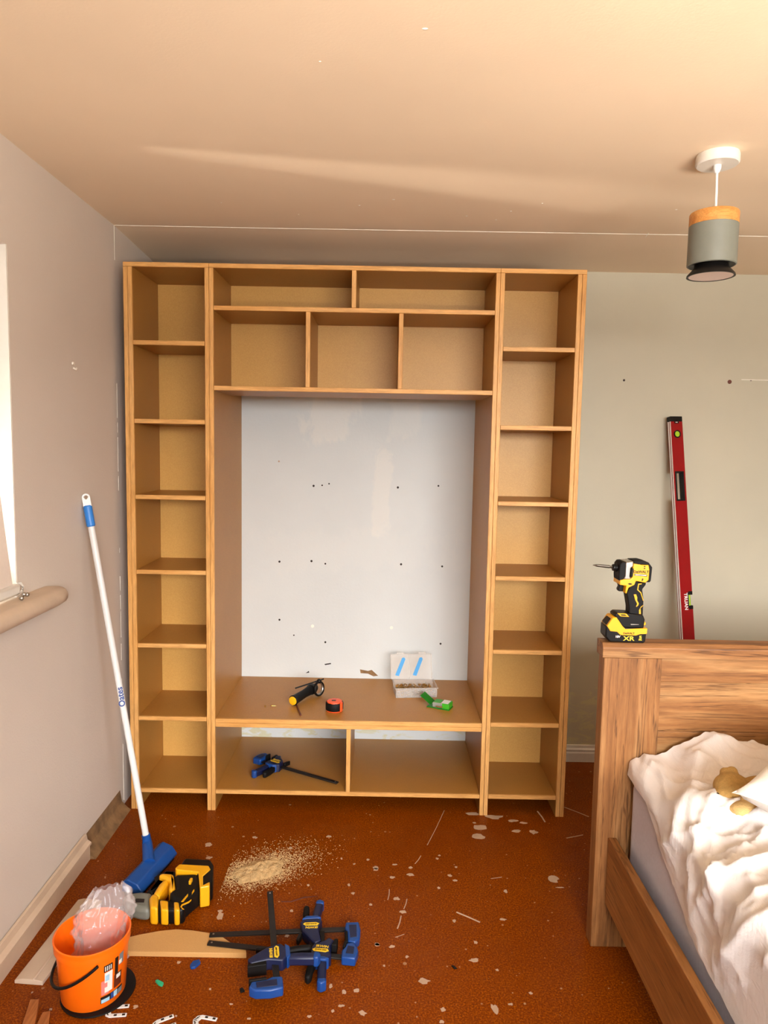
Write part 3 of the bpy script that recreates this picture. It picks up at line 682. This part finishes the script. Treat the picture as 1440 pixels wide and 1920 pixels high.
m = MB(); m.box(.006, .012, -LD - .001, LD + .001, VZ + .005, VZ + .075); m.box(.012, LW + .001, -LD - .001, LD + .001, VZ + .065, VZ + .082); m.box(.012, LW + .001, -LD - .001, LD + .001, VZ - .002, VZ + .015); m.build('vial_holder', 'black_plastic', lv, .001)
MB().cyl((.02, 0, VZ + .015), (.02, 0, VZ + .065), .009, n=14).build('vial', 'vial_green', lv)
text('lettering', 'TRUAN', .024, 'print_white', lv, frame((-.004, -LD - .0004, VZ + .035), (0, 0, -1), (1, 0, 0)))

# ---------------------------------------------------------------- floor broom leaning on the left wall
hp = Vector((.252, -.395, .055)); tp = Vector((.014, -.317, 1.362))
br = thing('squeegee_broom', 'blue broom with a long white handle leaning on the left wall', 'broom', (hp.x, hp.y, 0))
d = (tp - hp).normalized(); o = Vector((hp.x, hp.y, 0))
def bp(s): return hp - o + d * s
LB = (tp - hp).length
MB().tube([bp(.02), bp(LB - .10)], .0115, 16).build('handle', 'white_plastic', br)
hd = br.children[-1]
MB().tube([bp(LB - .112), bp(LB - .108), bp(LB - .038), bp(LB - .034)], [.0125, .0155, .0155, .0125], 18).build('grip', 'grip_blue', br)
# hanging eye
side = d.cross(Vector((0, 1, .0))).normalized(); fwd = Vector((.35, -1, 0)); fwd = (fwd - d * fwd.dot(d)).normalized(); sd = d.cross(fwd).normalized()
n = 20; ring = []
outer = [(-.0145, -.034), (.0145, -.034)] + [(.0145 * math.cos(a), .0 + .0145 * math.sin(a)) for a in [PI * i / 12 for i in range(13)]]
vs = []; ctr = bp(LB - .004)
loop = outer; hole = [(.0065 * math.cos(2 * PI * i / 15 - PI / 2 - .2), .0065 * math.sin(2 * PI * i / 15 - PI / 2 - .2)) for i in range(15)]
loop = [(-.0145, -.034), (0, -.034), (.0145, -.034)] + [(.0145 * math.cos(PI * i / 11), .0145 * math.sin(PI * i / 11)) for i in range(12)]
hole = []
for a, b in loop:
    t_ = math.atan2(b, a); hole.append((.0068 * math.cos(t_), .0068 * math.sin(t_)))
nn = len(loop)
for t_ in (-.007, .007):
    for lp in (loop, hole):
        vs += [ctr + sd * a + d * b + fwd * t_ for a, b in lp]
fs = []
for i in range(nn):
    j = (i + 1) % nn
    fs += [(i, j, nn + j, nn + i), (2 * nn + i, 3 * nn + i, 3 * nn + j, 2 * nn + j), (i, 2 * nn + i, 2 * nn + j, j), (nn + i, nn + j, 3 * nn + j, 3 * nn + i)]
MB().add(vs, fs).build('hanging_eye', 'white_plastic', br, .002)
text('lettering', 'Oates', .030, 'print_blue', hd, frame(bp(.585) + fwd * .0120, d, fwd.cross(d)), .0006)
for s, a in ((LB - .15, .2), (LB - .165, -.1), (LB - .145, .1)):
    pass
hx0, hx1 = at(244, 1682, 'z', .0) - o, at(312, 1607, 'z', .0) - o
ax = (hx1 - hx0).normalized(); nv = Vector((-ax.y, ax.x, 0)); hl = (hx1 - hx0).length / 2; cc = (hx0 + hx1) / 2
M = Matrix((ax, nv, Vector((0, 0, 1)))).transposed().to_4x4(); M.translation = cc
m = MB(); m.prism([(-.042, .014), (-.047, .022), (-.026, .050), (.012, .062), (.030, .050), (.032, .014)], -hl, hl, 'x', M); m.build('head', 'broom_blue', br, .004, 3)
m = MB(); m.prism([(-.036, .0), (-.038, .014), (.028, .014), (.024, 0)], -hl + .006, hl - .006, 'x', M); m.build('bristle_block', 'black_rubber', br, .002)
MB().tube([cc + Vector((0, 0, .05)), bp(.025), bp(.06)], [.022, .0185, .0155], 18).build('socket', 'broom_blue', br)

# ---------------------------------------------------------------- orange bucket, black lid under it, clear bag
bc = at(176, 1860, 'z', 0); bc.z = .0067
lid = MB().lathe([(0, 0), (.098, 0), (.101, .003), (.100, .0065), (.09, .0065), (0, .0065)], 48).build('round_lid', 'black_rubber', None); lid.location = (bc.x + .012, bc.y + .004, .0)  # black bucket lid, lying loose under the bucket
tag(lid, 'flat black round lid on the floor under the orange bucket', 'mat')
bk = thing('bucket', 'small orange plastic bucket with a black wire handle', 'bucket', bc)
H = .178
def spout(a, r, z):
    k = max(0, z - H * .8) / (H * .2); return r + .006 * k * math.exp(-((a - 4.0) / .25) ** 2) * 0
MB().lathe([(0, .002), (.083, .0), (.086, .004), (.0965, H * .84), (.0965, H * .845), (.1015, H * .85), (.1015, H * .93), (.1025, H * .935), (.1035, H), (.1005, H + .002), (.0985, H), (.0965, H * .9), (.084, .008), (0, .006)], 56).build('shell', 'bucket_orange', bk)
hz = H * .80; a0 = -1.05; a1 = a0 + PI
P0 = Vector((.101 * math.cos(a0), .101 * math.sin(a0), hz)); P1 = Vector((.101 * math.cos(a1), .101 * math.sin(a1), hz))
pts = []
for i in range(25):
    th = PI * i / 24; mid = (P0 + P1) / 2
    u_ = math.cos(th); s_ = math.sin(th)
    out = Vector((math.cos(a0 - PI / 2), math.sin(a0 - PI / 2), 0))
    pts.append(mid + (P0 - mid) * u_ * 1.02 + out * .108 * s_ + Vector((0, 0, -.075 * s_)))
MB().tube(pts, .0042, 8).build('wire_handle', 'black_plastic', bk)
def wrap(name, mat, a_0, a_1, z0, z1, off=.0008):
    def f(u, v):
        z = z0 + (z1 - z0) * v; r = .086 + (.0965 - .086) * (z - .004) / (H * .84) + off; a = a_0 + (a_1 - a_0) * u
        return (r * math.cos(a), r * math.sin(a), z)
    return MB().grid(f, 8, 2).build(name, mat, bk, recalc=False)
A = -.98
wrap('label_print', 'print_pink', A + .02, A + .26, .042, .085); wrap('label_print', 'print_white', A + .12, A + .36, .048, .108, .0012)
wrap('label_print', 'print_sky', A + .14, A + .26, .082, .1, .0016); wrap('label_print', 'print_pink', A + .05, A + .2, .064, .078, .0016)
wrap('label_print', 'print_dark', A + .10, A + .36, .110, .130); 
for k in range(4): wrap('label_print', 'print_white', A + .13 + k * .055, A + .155 + k * .055, .113, .127, .0012)
wrap('label_print', 'print_dark', A + .0, A + .78, .018, .038); wrap('label_print', 'print_sky', A + .02, A + .28, .019, .030, .0012); wrap('label_print', 'print_blue', A + .32, A + .42, .019, .037, .0012); wrap('label_print', 'print_sky', A + .42, A + .55, .019, .037, .0012); wrap('label_print', 'print_grey', A + .57, A + .76, .019, .034, .0012)
wrap('label_print', 'print_dark', A + .44, A + .56, .085, .136); wrap('label_print', 'brown_stick', A + .42, A + .72, .045, .085); wrap('label_print', 'print_white', A + .5, A + .66, .07, .082, .0012); wrap('label_print', 'print_grey', A + .6, A + .78, .105, .138, .0010); wrap('label_print', 'print_white', A + .58, A + .7, .108, .12, .0014)
# bag
def bag(u, v):
    a = 2 * PI * u; s = v
    ctr = Vector((.006 + .012 * s, .01 + .055 * s, .02 + .25 * s)); w = lerp([(0, .02), (.15, .058), (.5, .052), (.7, .06), (.88, .055), (1, .03)], s)
    fl_ = lerp([(0, 1), (.5, .7), (1, .25)], s)
    k = 1 + .30 * noise.noise(Vector((math.cos(a) * 1.8, math.sin(a) * 1.8, s * 4))) + .22 * (1 - 2 * abs(noise.noise(Vector((math.cos(a) * 3.4, math.sin(a) * 3.4, s * 7))))) + .10 * (1 - 2 * abs(noise.noise(Vector((math.cos(a) * 8, math.sin(a) * 8, s * 16)))))
    p = Vector((math.cos(a) * w * 1.1, math.sin(a) * w * fl_, 0)) * k
    p = Matrix.Rotation(.5, 3, 'Z') @ p
    p.z += .012 * noise.noise(Vector((math.cos(a) * 3, math.sin(a) * 3, s * 5 + 7)))
    return tuple(ctr + p)
bg_ = MB().grid(bag, 90, 70).build('plastic_bag', 'clear_bag', None, smooth=180, recalc=False); bg_.location = bc; tag(bg_, 'crumpled clear plastic bag sticking out of the orange bucket', 'plastic bag')

# ---------------------------------------------------------------- reciprocating saw on the floor
sp = at(315, 1690, 'z', 0)
saw = thing('reciprocating_saw', 'yellow and black cordless reciprocating saw lying on the cork floor', 'saw', (sp.x, sp.y, 0))
def sawpart(name, mat, pts, z0, z1, bev=.006, zr=None, par=None):
    zr = (z0 + z1) / 2 if zr is None else zr
    pp = [at(220 + a / 7.2, 1600 + b / 7.2, 'z', zr) - Vector((sp.x, sp.y, 0)) for a, b in pts]
    return MB().prism([(p.x, p.y) for p in pp], z0, z1, 'z').build(name, mat, par or saw, bev, 3, 40)
sawpart('nose', 'lamp_grey', [(60, 690), (120, 620), (330, 590), (490, 610), (440, 720), (440, 840), (300, 830), (140, 790), (70, 760)], .006, .052, .016)
sawpart('nose_vent', 'dark_steel', [(250, 610), (370, 615), (360, 665), (230, 665)], .05, .0535, .002, .052)
sawpart('collar', 'tool_yellow', [(430, 720), (480, 650), (560, 680), (548, 860), (445, 850)], .0, .062, .008)
sawpart('motor_body', 'black_plastic', [(545, 700), (835, 745), (930, 800), (900, 860), (550, 870)], .0, .056, .012)
sawpart('motor_shell', 'tool_yellow', [(575, 730), (690, 742), (690, 872), (590, 866)], .004, .06, .006)
sawpart('motor_shell', 'tool_yellow', [(760, 752), (835, 760), (845, 870), (770, 875)], .004, .06, .006)
sawpart('trigger_guard', 'tool_yellow', [(480, 650), (560, 520), (640, 440), (700, 470), (640, 560), (560, 690)], .004, .064, .012)
sawpart('upper_shell', 'tool_yellow', [(550, 410), (600, 370), (760, 385), (790, 590), (740, 640), (690, 590), (720, 480), (640, 440)], .004, .066, .01)
sawpart('far_body', 'black_plastic', [(380, 600), (520, 510), (540, 410), (650, 310), (800, 320), (800, 390), (600, 380), (540, 420), (560, 520), (480, 630)], .0, .05, .012)
sawpart('handle', 'black_rubber', [(770, 400), (1100, 380), (1120, 600), (1010, 690), (900, 790), (840, 760), (720, 720), (700, 640), (790, 590)], .002, .068, .016)
for pts in ([(860, 655), (940, 560), (955, 545), (955, 575), (890, 655)], [(850, 720), (870, 690), (960, 650), (1000, 620), (1000, 635), (965, 668), (880, 705), (870, 730), (905, 758), (880, 755)], [(1005, 560), (1005, 530), (1030, 490), (1040, 490), (1040, 510), (1015, 545)]):
    sawpart('grip_inlay', 'tool_yellow', pts, .0672, .0688, .0003, .068)
sb = sawpart('battery', 'black_plastic', [(850, 290), (910, 190), (1260, 210), (1300, 280), (1290, 500), (1150, 590), (1100, 400)], .002, .076, .008)
sawpart('battery_shell', 'tool_yellow', [(780, 330), (840, 275), (1235, 295), (1262, 350), (1160, 440), (1160, 560), (1250, 515), (1245, 575), (1115, 600), (1095, 385), (800, 355)], .004, .078, .004, par=sb)
sawpart('latch', 'tool_yellow', [(960, 395), (985, 345), (1020, 345), (990, 400)], .0668, .080, .002, .075)
text('lettering', 'XR', .022, 'print_yellow', sb, frame(at(220 + 1060 / 7.2, 1600 + 228 / 7.2, 'z', .0765) - Vector((sp.x, sp.y, 0)), (1, .1, 0), (-.1, 1, 0)))
MB().tube([at(236, 1702, 'z', .03) - Vector((sp.x, sp.y, 0)), at(228, 1706, 'z', .03) - Vector((sp.x, sp.y, 0))], .012, 10).build('blade_clamp', 'dark_steel', saw)

# ---------------------------------------------------------------- curved offcut and other scraps
of = [(240, 1793), (462, 1797), (461, 1780), (440, 1772), (418, 1757), (400, 1750), (360, 1744), (330, 1742), (300, 1745), (262, 1752), (236, 1758)]
pp = [at(u, v, 'z', .016 if i > 1 else .0) for i, (u, v) in enumerate(of)]
c = at(350, 1770, 'z', 0)
o_ = MB().prism([(p.x - c.x, p.y - c.y) for p in pp], 0, .016, 'z').build('board_offcut', 'mdf_offcut', None, .001, 1); o_.location = (c.x, c.y, 0)
tag(o_, 'curved pale board offcut lying on the floor behind the bucket', 'board')
# loose skirting lying by the wall
p, q = at(168, 1688, 'z', .01), at(52, 1846, 'z', .0)
ls = thing('loose_skirting', 'loose painted skirting board lying flat beside the left wall', 'skirting board', (p.x, p.y, 0))
dv = (q - p); dv.z = 0; ln = dv.length; ang = math.atan2(dv.y, dv.x)
ls.rotation_euler = (0, 0, ang)
MB().prism([(-.04, 0), (.045, 0), (.045, .012), (.02, .016), (-.02, .016), (-.04, .01)], 0, ln, 'x').build('board', 'old_skirting_paint', ls, .0015)
MB().prism([(.015, .0162), (.022, .0162), (.02, .021), (.016, .021)], .0, ln, 'x').build('moulding', 'old_skirting_paint', ls, .001)
for (poly, h, lab) in (([(57, 1873), (74, 1873), (64, 1925), (40, 1925)], .02, 'larger brown wood scrap in the corner left of the bucket'), ([(80, 1897), (95, 1895), (90, 1925), (68, 1922)], .012, 'small brown wood scrap between the larger scrap and the bucket')):
    pp = [at(u, v, 'z', h) for u, v in poly]; c = pp[0]
    o_ = MB().prism([(p.x - c.x, p.y - c.y) for p in pp], 0, h, 'z').build('wood_scrap', 'scrap_wood', None, .001, 1); o_.location = (c.x, c.y, 0); tag(o_, lab, 'wood scrap', 'wood scraps by the bucket')
# dark strip under the loose skirting end
pp = [at(u, v, 'z', 0) for u, v in ((50, 1850), (100, 1838), (98, 1845), (60, 1853))]; c = pp[0]
# U shaped plastic packers
def packer(u, v, ang, label):
    c = at(u, v, 'z', 0)
    t = thing('plastic_packer', label, 'packer', (c.x, c.y, 0), (0, 0, ang), 'white plastic packers on the floor')
    m = MB(); pts_o = [(.034, .021), (-.01, .021), (-.022, .015), (-.028, 0), (-.022, -.015), (-.01, -.021), (.034, -.021), (.034, -.010), (-.008, -.009), (-.012, 0), (-.008, .009), (.034, .010)]
    m.prism(pts_o, 0, .003, 'z'); m.build('plate', 'white_plastic', t, .0006, 1)
    for x, y in ((.026, .0155), (.004, .0155), (.026, -.0155), (.004, -.0155)): MB().box(x - .004, x + .004, y - .003, y + .003, .003, .0034).build('slot', 'print_dark', t)
    for a in (-.9, -.45, 0, .45, .9):
        x, y = -.011 - .010 * math.cos(a), .014 * math.sin(a); MB().box(-.004, .004, -.0012, .0012, .003, .0034, Matrix.Translation((x, y, 0)) @ Matrix.Rotation(PI + a, 4, 'Z')).build('slot', 'print_dark', t)
packer(216, 1897, .12, 'white U-shaped plastic packer in front of the orange bucket'); packer(380, 1917, -.2, 'white U-shaped plastic packer at the picture edge below the offcut'); packer(304, 1922, .5, 'white U-shaped plastic packer barely showing between two others')
def crumb(name, mat, poly, h, label, cat):
    pp = [at(u, v, 'z', 0) for u, v in poly]; c = pp[0]
    o_ = MB().prism([(p.x - c.x, p.y - c.y) for p in pp], 0, h, 'z').build(name, mat, None, .0008, 1); o_.location = (c.x, c.y, 0); tag(o_, label, cat)
crumb('plastic_anchor', 'clamp_blue', [(356, 1814), (362, 1806), (374, 1803), (376, 1808), (366, 1817), (358, 1818)], .008, 'small blue plastic anchor below the board offcut', 'plastic anchor')
crumb('plastic_plug', 'cyan_bit', [(291, 1842), (296, 1840), (307, 1846), (304, 1851), (298, 1849)], .007, 'small green plastic plug right of the bucket', 'plastic plug')
crumb('cable_strip', 'brown_stick', [(527, 1690), (545, 1690), (570, 1682), (596, 1680), (596, 1681), (570, 1684.5), (546, 1692), (527, 1692)], .002, 'thin dark strip beside the sawdust heap', 'strip')
crumb('black_clip', 'black_plastic', [(449, 1856), (455, 1854), (459, 1860), (451, 1863)], .005, 'tiny black clip on the floor left of the clamp jaw', 'clip')
crumb('black_pellet', 'black_plastic', [(846, 1812), (851, 1812), (857, 1817), (852, 1818)], .004, 'tiny black pellet on the floor in front of the bed', 'pellet')
# sawdust heap: grains over a low mound
c = at(485, 1634, 'z', 0)
m = MB(); rnd = random.Random(11)
def mound(x, y):
    u = (x * .86 + y * .5) / .105; v = (-x * .5 + y * .86) / .06
    return max(0, 1 - (u * u + v * v)) * .014 * (1 + 1.0 * noise.noise(Vector((x * 45, y * 45, 0))))
def dust(u, v):
    a = 2 * PI * u; k = 1 + .3 * noise.noise(Vector((math.cos(a) * 2, math.sin(a) * 2, 1)))
    x = .10 * v * k * math.cos(a); y = .057 * v * k * math.sin(a); x, y = x * .86 - y * .5, x * .5 + y * .86
    return (x, y, mound(x, y) + .0003)
m.grid(dust, 48, 20)
for i in range(14000):
    if rnd.random() < .7: gx, gy = rnd.gauss(0, .065), rnd.gauss(0, .042)
    else: gx, gy = rnd.gauss(.04, .11), rnd.gauss(.02, .06)
    x, y = gx * .86 - gy * .5, gx * .5 + gy * .86
    if x < -.115: continue
    if rnd.random() < .5 * noise.noise(Vector((x * 14, y * 14, 2))) + .2: continue
    z = mound(x, y); r = rnd.uniform(.0007, .0028); a = rnd.uniform(0, 6.3)
    ps = [(x + r * math.cos(a + k * 2.1), y + r * math.sin(a + k * 2.1), z + .0002) for k in range(3)] + [(x, y, z + r * .9)]
    m.add(ps, [(0, 1, 3), (1, 2, 3), (2, 0, 3)])
sd_ = m.build('sawdust', 'sawdust', None, smooth=0, recalc=False); sd_.location = (c.x, c.y, 0); tag(sd_, 'heap of pale sawdust swept on the cork floor', 'sawdust', kind='stuff')

# ---------------------------------------------------------------- bar clamps
def clamp(label, loc, rotz, flip=1, L=.46, reach=.07, body=.105, tilt=0.0, roll=0.0, writing=True):
    """x runs from the fixed jaw along the bar; jaws reach to +y*flip, handles to -y*flip; lies flat, z up"""
    t = thing('bar_clamp', label, 'bar clamp', loc, (roll, tilt, rotz), 'blue and black one-handed bar clamps')
    f = flip; Z = .018
    def pr(name, mat, pts, z0, z1, bev=.003, par=None): return MB().prism([(x, y * f) for x, y in pts], z0, z1, 'z').build(name, mat, par or t, bev, 2, 40)
    MB().box(.0, L, -.0095, .0095, Z - .003, Z + .003).build('bar', 'dark_steel', t, .001, 1)
    MB().cyl((L - .012, 0, Z + .003), (L - .012, 0, Z + .0035), .003, n=10).build('bar_hole', 'steel', t)
    pr('fixed_jaw', 'clamp_blue', [(-.012, -.016), (.030, -.016), (.034, .012), (.026, .03), (.026, reach), (.004, reach + .008), (-.010, reach - .01), (-.016, .02)], .004, .032, .004)
    pr('jaw_recess', 'clamp_navy', [(-.004, .0), (.02, .0), (.018, reach - .012), (-.002, reach - .014)], .032, .0335, .0006)
    pr('jaw_pad', 'black_rubber', [(.026, .028), (.034, .028), (.034, reach + .008), (.026, reach + .006)], .002, .034, .002)
    b = body
    bo = pr('body', 'clamp_navy', [(b, -.02), (b + .012, .02), (b + .004, reach), (b + .022, reach + .010), (b + .034, reach - .006), (b + .062, .022), (b + .072, -.018), (b + .05, -.036), (b + .016, -.036)], .001, .038, .004)
    pr('body_trim', 'clamp_blue', [(b + .003, -.034), (b + .016, -.044), (b + .052, -.044), (b + .066, -.030), (b + .05, -.030), (b + .016, -.030)], .003, .040, .003, bo)
    pr('jaw_pad', 'black_rubber', [(b - .007, .026), (b + .009, .026), (b + .004, reach + .010), (b - .007, reach + .010)], .002, .036, .002)
    pl_ = pr('label_plate', 'print_yellow', [(b + .010, -.006), (b + .020, -.012), (b + .056, -.012), (b + .062, -.005), (b + .054, .002), (b + .016, .003)], .038, .0388, .0003, bo)
    if writing:
        text('lettering', 'QUICK-GRIP', .0065, 'print_dark', bo, frame((b + .036, -.0045 * f, .0392), (f, 0, 0), (0, f, 0)), .0002)
        text('lettering', 'IRWIN', .0135, 'print_yellow', bo, frame((b + .034, .011 * f, .0384), (f, 0, 0), (0, f, 0)), .0002)
    pr('grip', 'clamp_navy', [(b + .012, -.03), (b + .034, -.034), (b + .030, -.075), (b + .022, -.12), (b + .008, -.128), (b - .004, -.118), (b + .004, -.075)], .006, .034, .006)
    pr('grip_end', 'clamp_blue', [(b + .022, -.112), (b + .021, -.126), (b + .008, -.132), (b - .006, -.122), (b - .003, -.108)], .004, .036, .004)
    pr('trigger', 'black_rubber', [(b + .040, -.034), (b + .060, -.03), (b + .064, -.07), (b + .062, -.105), (b + .05, -.112), (b + .042, -.10), (b + .044, -.07)], .006, .032, .006)
    pr('release_lever', 'black_plastic', [(b + .062, .02), (b + .074, .018), (b + .082, .05), (b + .074, .056), (b + .066, .04)], .010, .028, .003)
    return t
def place(ju, jv, eu, ev, h, label, **kw):
    a, b = at(ju, jv, 'z', h + .018), at(eu, ev, 'z', h + .018 + kw.get('rise', 0))
    kw.pop('rise', None)
    d_ = b - a
    return clamp(label, (a.x, a.y, h), math.atan2(d_.y, d_.x), L=max(.4, d_.xy.length), **kw)
place(666, 1742, 393, 1753, .002, 'blue and black bar clamp at the back of the floor pile, its bar pointing left', flip=1)
place(660, 1797, 390, 1768, .002, 'blue and black bar clamp in the middle of the floor pile, half hidden', flip=-1, reach=.045, body=.06)
place(520, 1855, 506, 1672, .042, 'front bar clamp of the floor pile, its bar pointing at the sawdust', flip=1, body=.085)
place(482, 1425, 633, 1468, .0932, 'bar clamp lying on the bottom shelf of the middle unit', flip=1, body=.07, reach=.05)

# ---------------------------------------------------------------- things on the bench
ZB = zN + .0002
# tape measure
tp_ = thing('tape_measure', 'orange and black tape measure lying on the bench', 'tape measure', (.901, .118, ZB))
MB().lathe([(0, .001), (.034, .001), (.037, .004), (.037, .006), (0, .006)], 48).build('bottom_shell', 'tape_orange', tp_)
MB().lathe([(0, .006), (.037, .006), (.039, .01), (.039, .036), (.037, .040), (0, .040)], 48).build('case', 'black_rubber', tp_)
MB().lathe([(0, .040), (.034, .040), (.033, .0435), (.028, .0445), (0, .0445)], 72, mod=lambda a, r, z: r * (1 - .07 * max(0, math.cos(9 * a)) if r > .02 else 1)).build('top_shell', 'tape_orange', tp_)
MB().box(-.012, .006, -.006, .006, .0446, .0456).build('badge', 'dark_steel', tp_, .0005)
MB().prism([(.026, -.033), (.034, -.03), (.037, -.012), (.030, -.01)], .006, .0435, 'z').build('tape_mouth', 'tape_orange', tp_, .0015)
# auxiliary drill handle
p0 = at(549, 1314, 'z', ZB + .024); p1 = at(583, 1293, 'z', ZB + .03); p2 = at(597, 1290, 'z', ZB + .038)
ah = thing('drill_side_handle', 'black tool side handle with a clamp ring and depth rod on the bench', 'tool handle', (p0.x, p0.y, ZB))
O = Vector((p0.x, p0.y, ZB)); p0, p1, p2 = p0 - O, p1 - O, p2 - O
dd = (p1 - p0).normalized()
MB().tube([p0, p0 + dd * .004, p0 + dd * .02, p0.lerp(p1, .6), p1], [.020, .0235, .021, .0185, .022], 20).build('grip', 'black_rubber', ah)
MB().tube([p0 - dd * .0045, p0 - dd * .003, p0], [.016, .019, .0195], 20).build('end_cap', 'cap_yellow', ah)
MB().tube([p1 - dd * .004, p1 + dd * .012, p1 + dd * .035], [.024, .026, .018], 16).build('boss', 'black_plastic', ah)
rc = at(598, 1291, 'z', ZB + .036) - O; rn = Vector((.8, -.55, .1)).normalized()
def tor(R_, r_, c_, nrm, n1=36, n2=10, lump=0):
    q_ = nrm.to_track_quat('Z', 'Y').to_matrix(); m_ = MB(); vs_ = []; fs_ = []
    for i in range(n1):
        a = 2 * PI * i / n1
        for k in range(n2):
            b_ = 2 * PI * k / n2; rr = R_ + r_ * math.cos(b_) * (1 + (lump if i % 2 else 0)); vs_.append(c_ + q_ @ Vector((rr * math.cos(a), rr * math.sin(a), 1.6 * r_ * math.sin(b_))))
    for i in range(n1):
        for k in range(n2): fs_.append((i * n2 + k, ((i + 1) % n1) * n2 + k, ((i + 1) % n1) * n2 + (k + 1) % n2, i * n2 + (k + 1) % n2))
    return m_.add(vs_, fs_)
tor(.031, .0045, rc, rn).build('clamp_ring', 'black_plastic', ah); tor(.0275, .003, rc - rn * .002, rn, lump=.5).build('toothed_liner', 'steel', ah)
MB().ball(rc + Vector((.0, .004, .034)), (.012, .010, .011), 12).build('ring_bolt', 'black_plastic', ah)
MB().tube([at(553.5, 1290.5, 'z', ZB + .05) - O, at(607, 1273, 'z', ZB + .075) - O], .0035, 8).build('depth_rod', 'black_plastic', ah)
MB().tube([at(556, 1322, 'z', ZB + .004) - O, at(564, 1341, 'z', ZB + .004) - O], .0038, 8).build('brown_pin', 'brown_stick', ah)
# organiser box
bx = thing('fixings_box', 'clear plastic fixings box with its lid open and two blue stickers', 'organiser box', (1.262, .355, ZB), (0, 0, .10))
bw, bdp, bh = .096, .062, .046
m = MB(); m.box(-bw, bw, -bdp, bdp, 0, .002); m.box(-bw, bw, -bdp, -bdp + .002, .002, bh); m.box(-bw, bw, bdp - .002, bdp, .002, bh); m.box(-bw, -bw + .002, -bdp + .002, bdp - .002, .002, bh); m.box(bw - .002, bw, -bdp + .002, bdp - .002, .002, bh)
m.build('tray', 'clear_box', bx)
m = MB(); e_ = .006; m.box(-bw - e_, bw + e_, -bdp - e_, -bdp, bh - .003, bh); m.box(-bw - e_, bw + e_, bdp, bdp + e_, bh - .003, bh); m.box(-bw - e_, -bw, -bdp, bdp, bh - .003, bh); m.box(bw, bw + e_, -bdp, bdp, bh - .003, bh); m.build('rim', 'clear_box', bx, .001)
for x in (-.05, -.01, .03, .062): box('compartment_wall', 'clear_box', bx, x - .0008, x + .0008, -bdp + .002, bdp - .002, .002, bh - .012, 0)
m = MB(); rnd = random.Random(3)
for i in range(420):
    x, y, z = rnd.uniform(-bw + .01, bw - .01), rnd.uniform(-bdp + .009, bdp - .009), rnd.uniform(.006, .030)
    a, b_ = rnd.uniform(0, PI), rnd.uniform(-.5, .5); dv_ = Vector((math.cos(a), math.sin(a) * .6, b_ * .5)) * .007
    m.cyl(Vector((x, y, z)) - dv_ * .6, Vector((x, y, z)) + dv_ * .6, .002, n=5)
o_ = m.build('loose_screws', 'brass', bx, recalc=False); o_['kind'] = 'stuff'
m = MB()
for i in range(260):
    x, y, z = rnd.uniform(-bw + .01, bw - .01), rnd.uniform(-bdp + .004, -bdp + .02), rnd.uniform(.004, .032)
    a = rnd.uniform(0, PI); dv_ = Vector((math.cos(a), 0, math.sin(a) * .6)) * .006
    m.cyl(Vector((x, y, z)) - dv_ * .6, Vector((x, y, z)) + dv_ * .6, .0017, n=5)
o_ = m.build('loose_nails', 'steel', bx, recalc=False); o_['kind'] = 'stuff'
ML = Matrix.Translation((-.006, bdp + .006, bh)) @ Matrix.Rotation(math.radians(68), 4, 'X') @ Matrix.Rotation(math.radians(0), 4, 'Z')
m = MB(); lw, lh = .1, .118
m.box(-lw, lw, 0, lh, -.0015, 0, ML); m.box(-lw, -lw + .003, 0, lh, 0, .012, ML); m.box(lw - .003, lw, 0, lh, 0, .012, ML); m.box(-lw, lw, lh - .003, lh, 0, .012, ML); m.box(-.012, -.009, 0.004, lh - .004, 0, .004, ML); m.box(-.07, -.035, lh, lh + .007, 0, .012, ML); m.box(.035, .07, lh, lh + .007, 0, .012, ML)
lidp = m.build('lid', 'clear_box', bx)
for x in (-.055, .03):
    st = [(x - .024, .018), (x - .006, .014), (x + .028, .094), (x + .022, .102), (x + .012, .100)]
    MB().prism(st, .0002, .0008, 'z', ML).build('blue_sticker', 'sticker_blue', lidp)
# green blister pack
cp = at(822, 1325, 'z', ZB)
pk = thing('screw_pack', 'small green and white packet of screws in front of the fixings box', 'screw packet', (cp.x, cp.y, ZB), (0, 0, -.42))
MB().box(-.045, .06, -.028, .028, 0, .004).build('card', 'dark_green', pk, .0005)
MB().box(-.02, .055, -.026, .026, .004, .026).build('blister', 'clear_box', pk, .004, 3)
MB().box(.025, .058, -.027, .027, .0045, .0275).build('wrapper', 'pack_green', pk, .002)
MB().box(-.016, .016, -.024, .02, .0268, .0276).build('label', 'pack_green', pk); MB().box(.02, .052, -.022, .022, .0278, .0284).build('label', 'print_white', pk)
MB().box(-.06, 0, -.028, .028, -.001, .001, Matrix.Translation((-.03, .005, .012)) @ Matrix.Rotation(math.radians(35), 4, 'Y')).build('flap', 'dark_green', pk)
MB().cyl((.0, -.03, .012), (.03, -.03, .012), .003, n=8).build('screw', 'brass', pk)
for (u, v, a, lab) in ((497, 1326, 1.5, 'single brass screw standing nearest the left end of the bench'), (508, 1325, .1, 'brass screw lying on the bench beside another one')):
    c = at(u, v, 'z', ZB); s_ = thing('screw', lab, 'screw', (c.x, c.y, ZB), (0, 0, a), 'loose screws on the bench')
    MB().cyl((0, 0, .0045), (.003, 0, .0043), .0045, .002, 12).build('head', 'brass', s_); MB().cyl((.003, 0, .0043), (.024, 0, .003), .002, .0006, 8).build('shank', 'brass', s_)
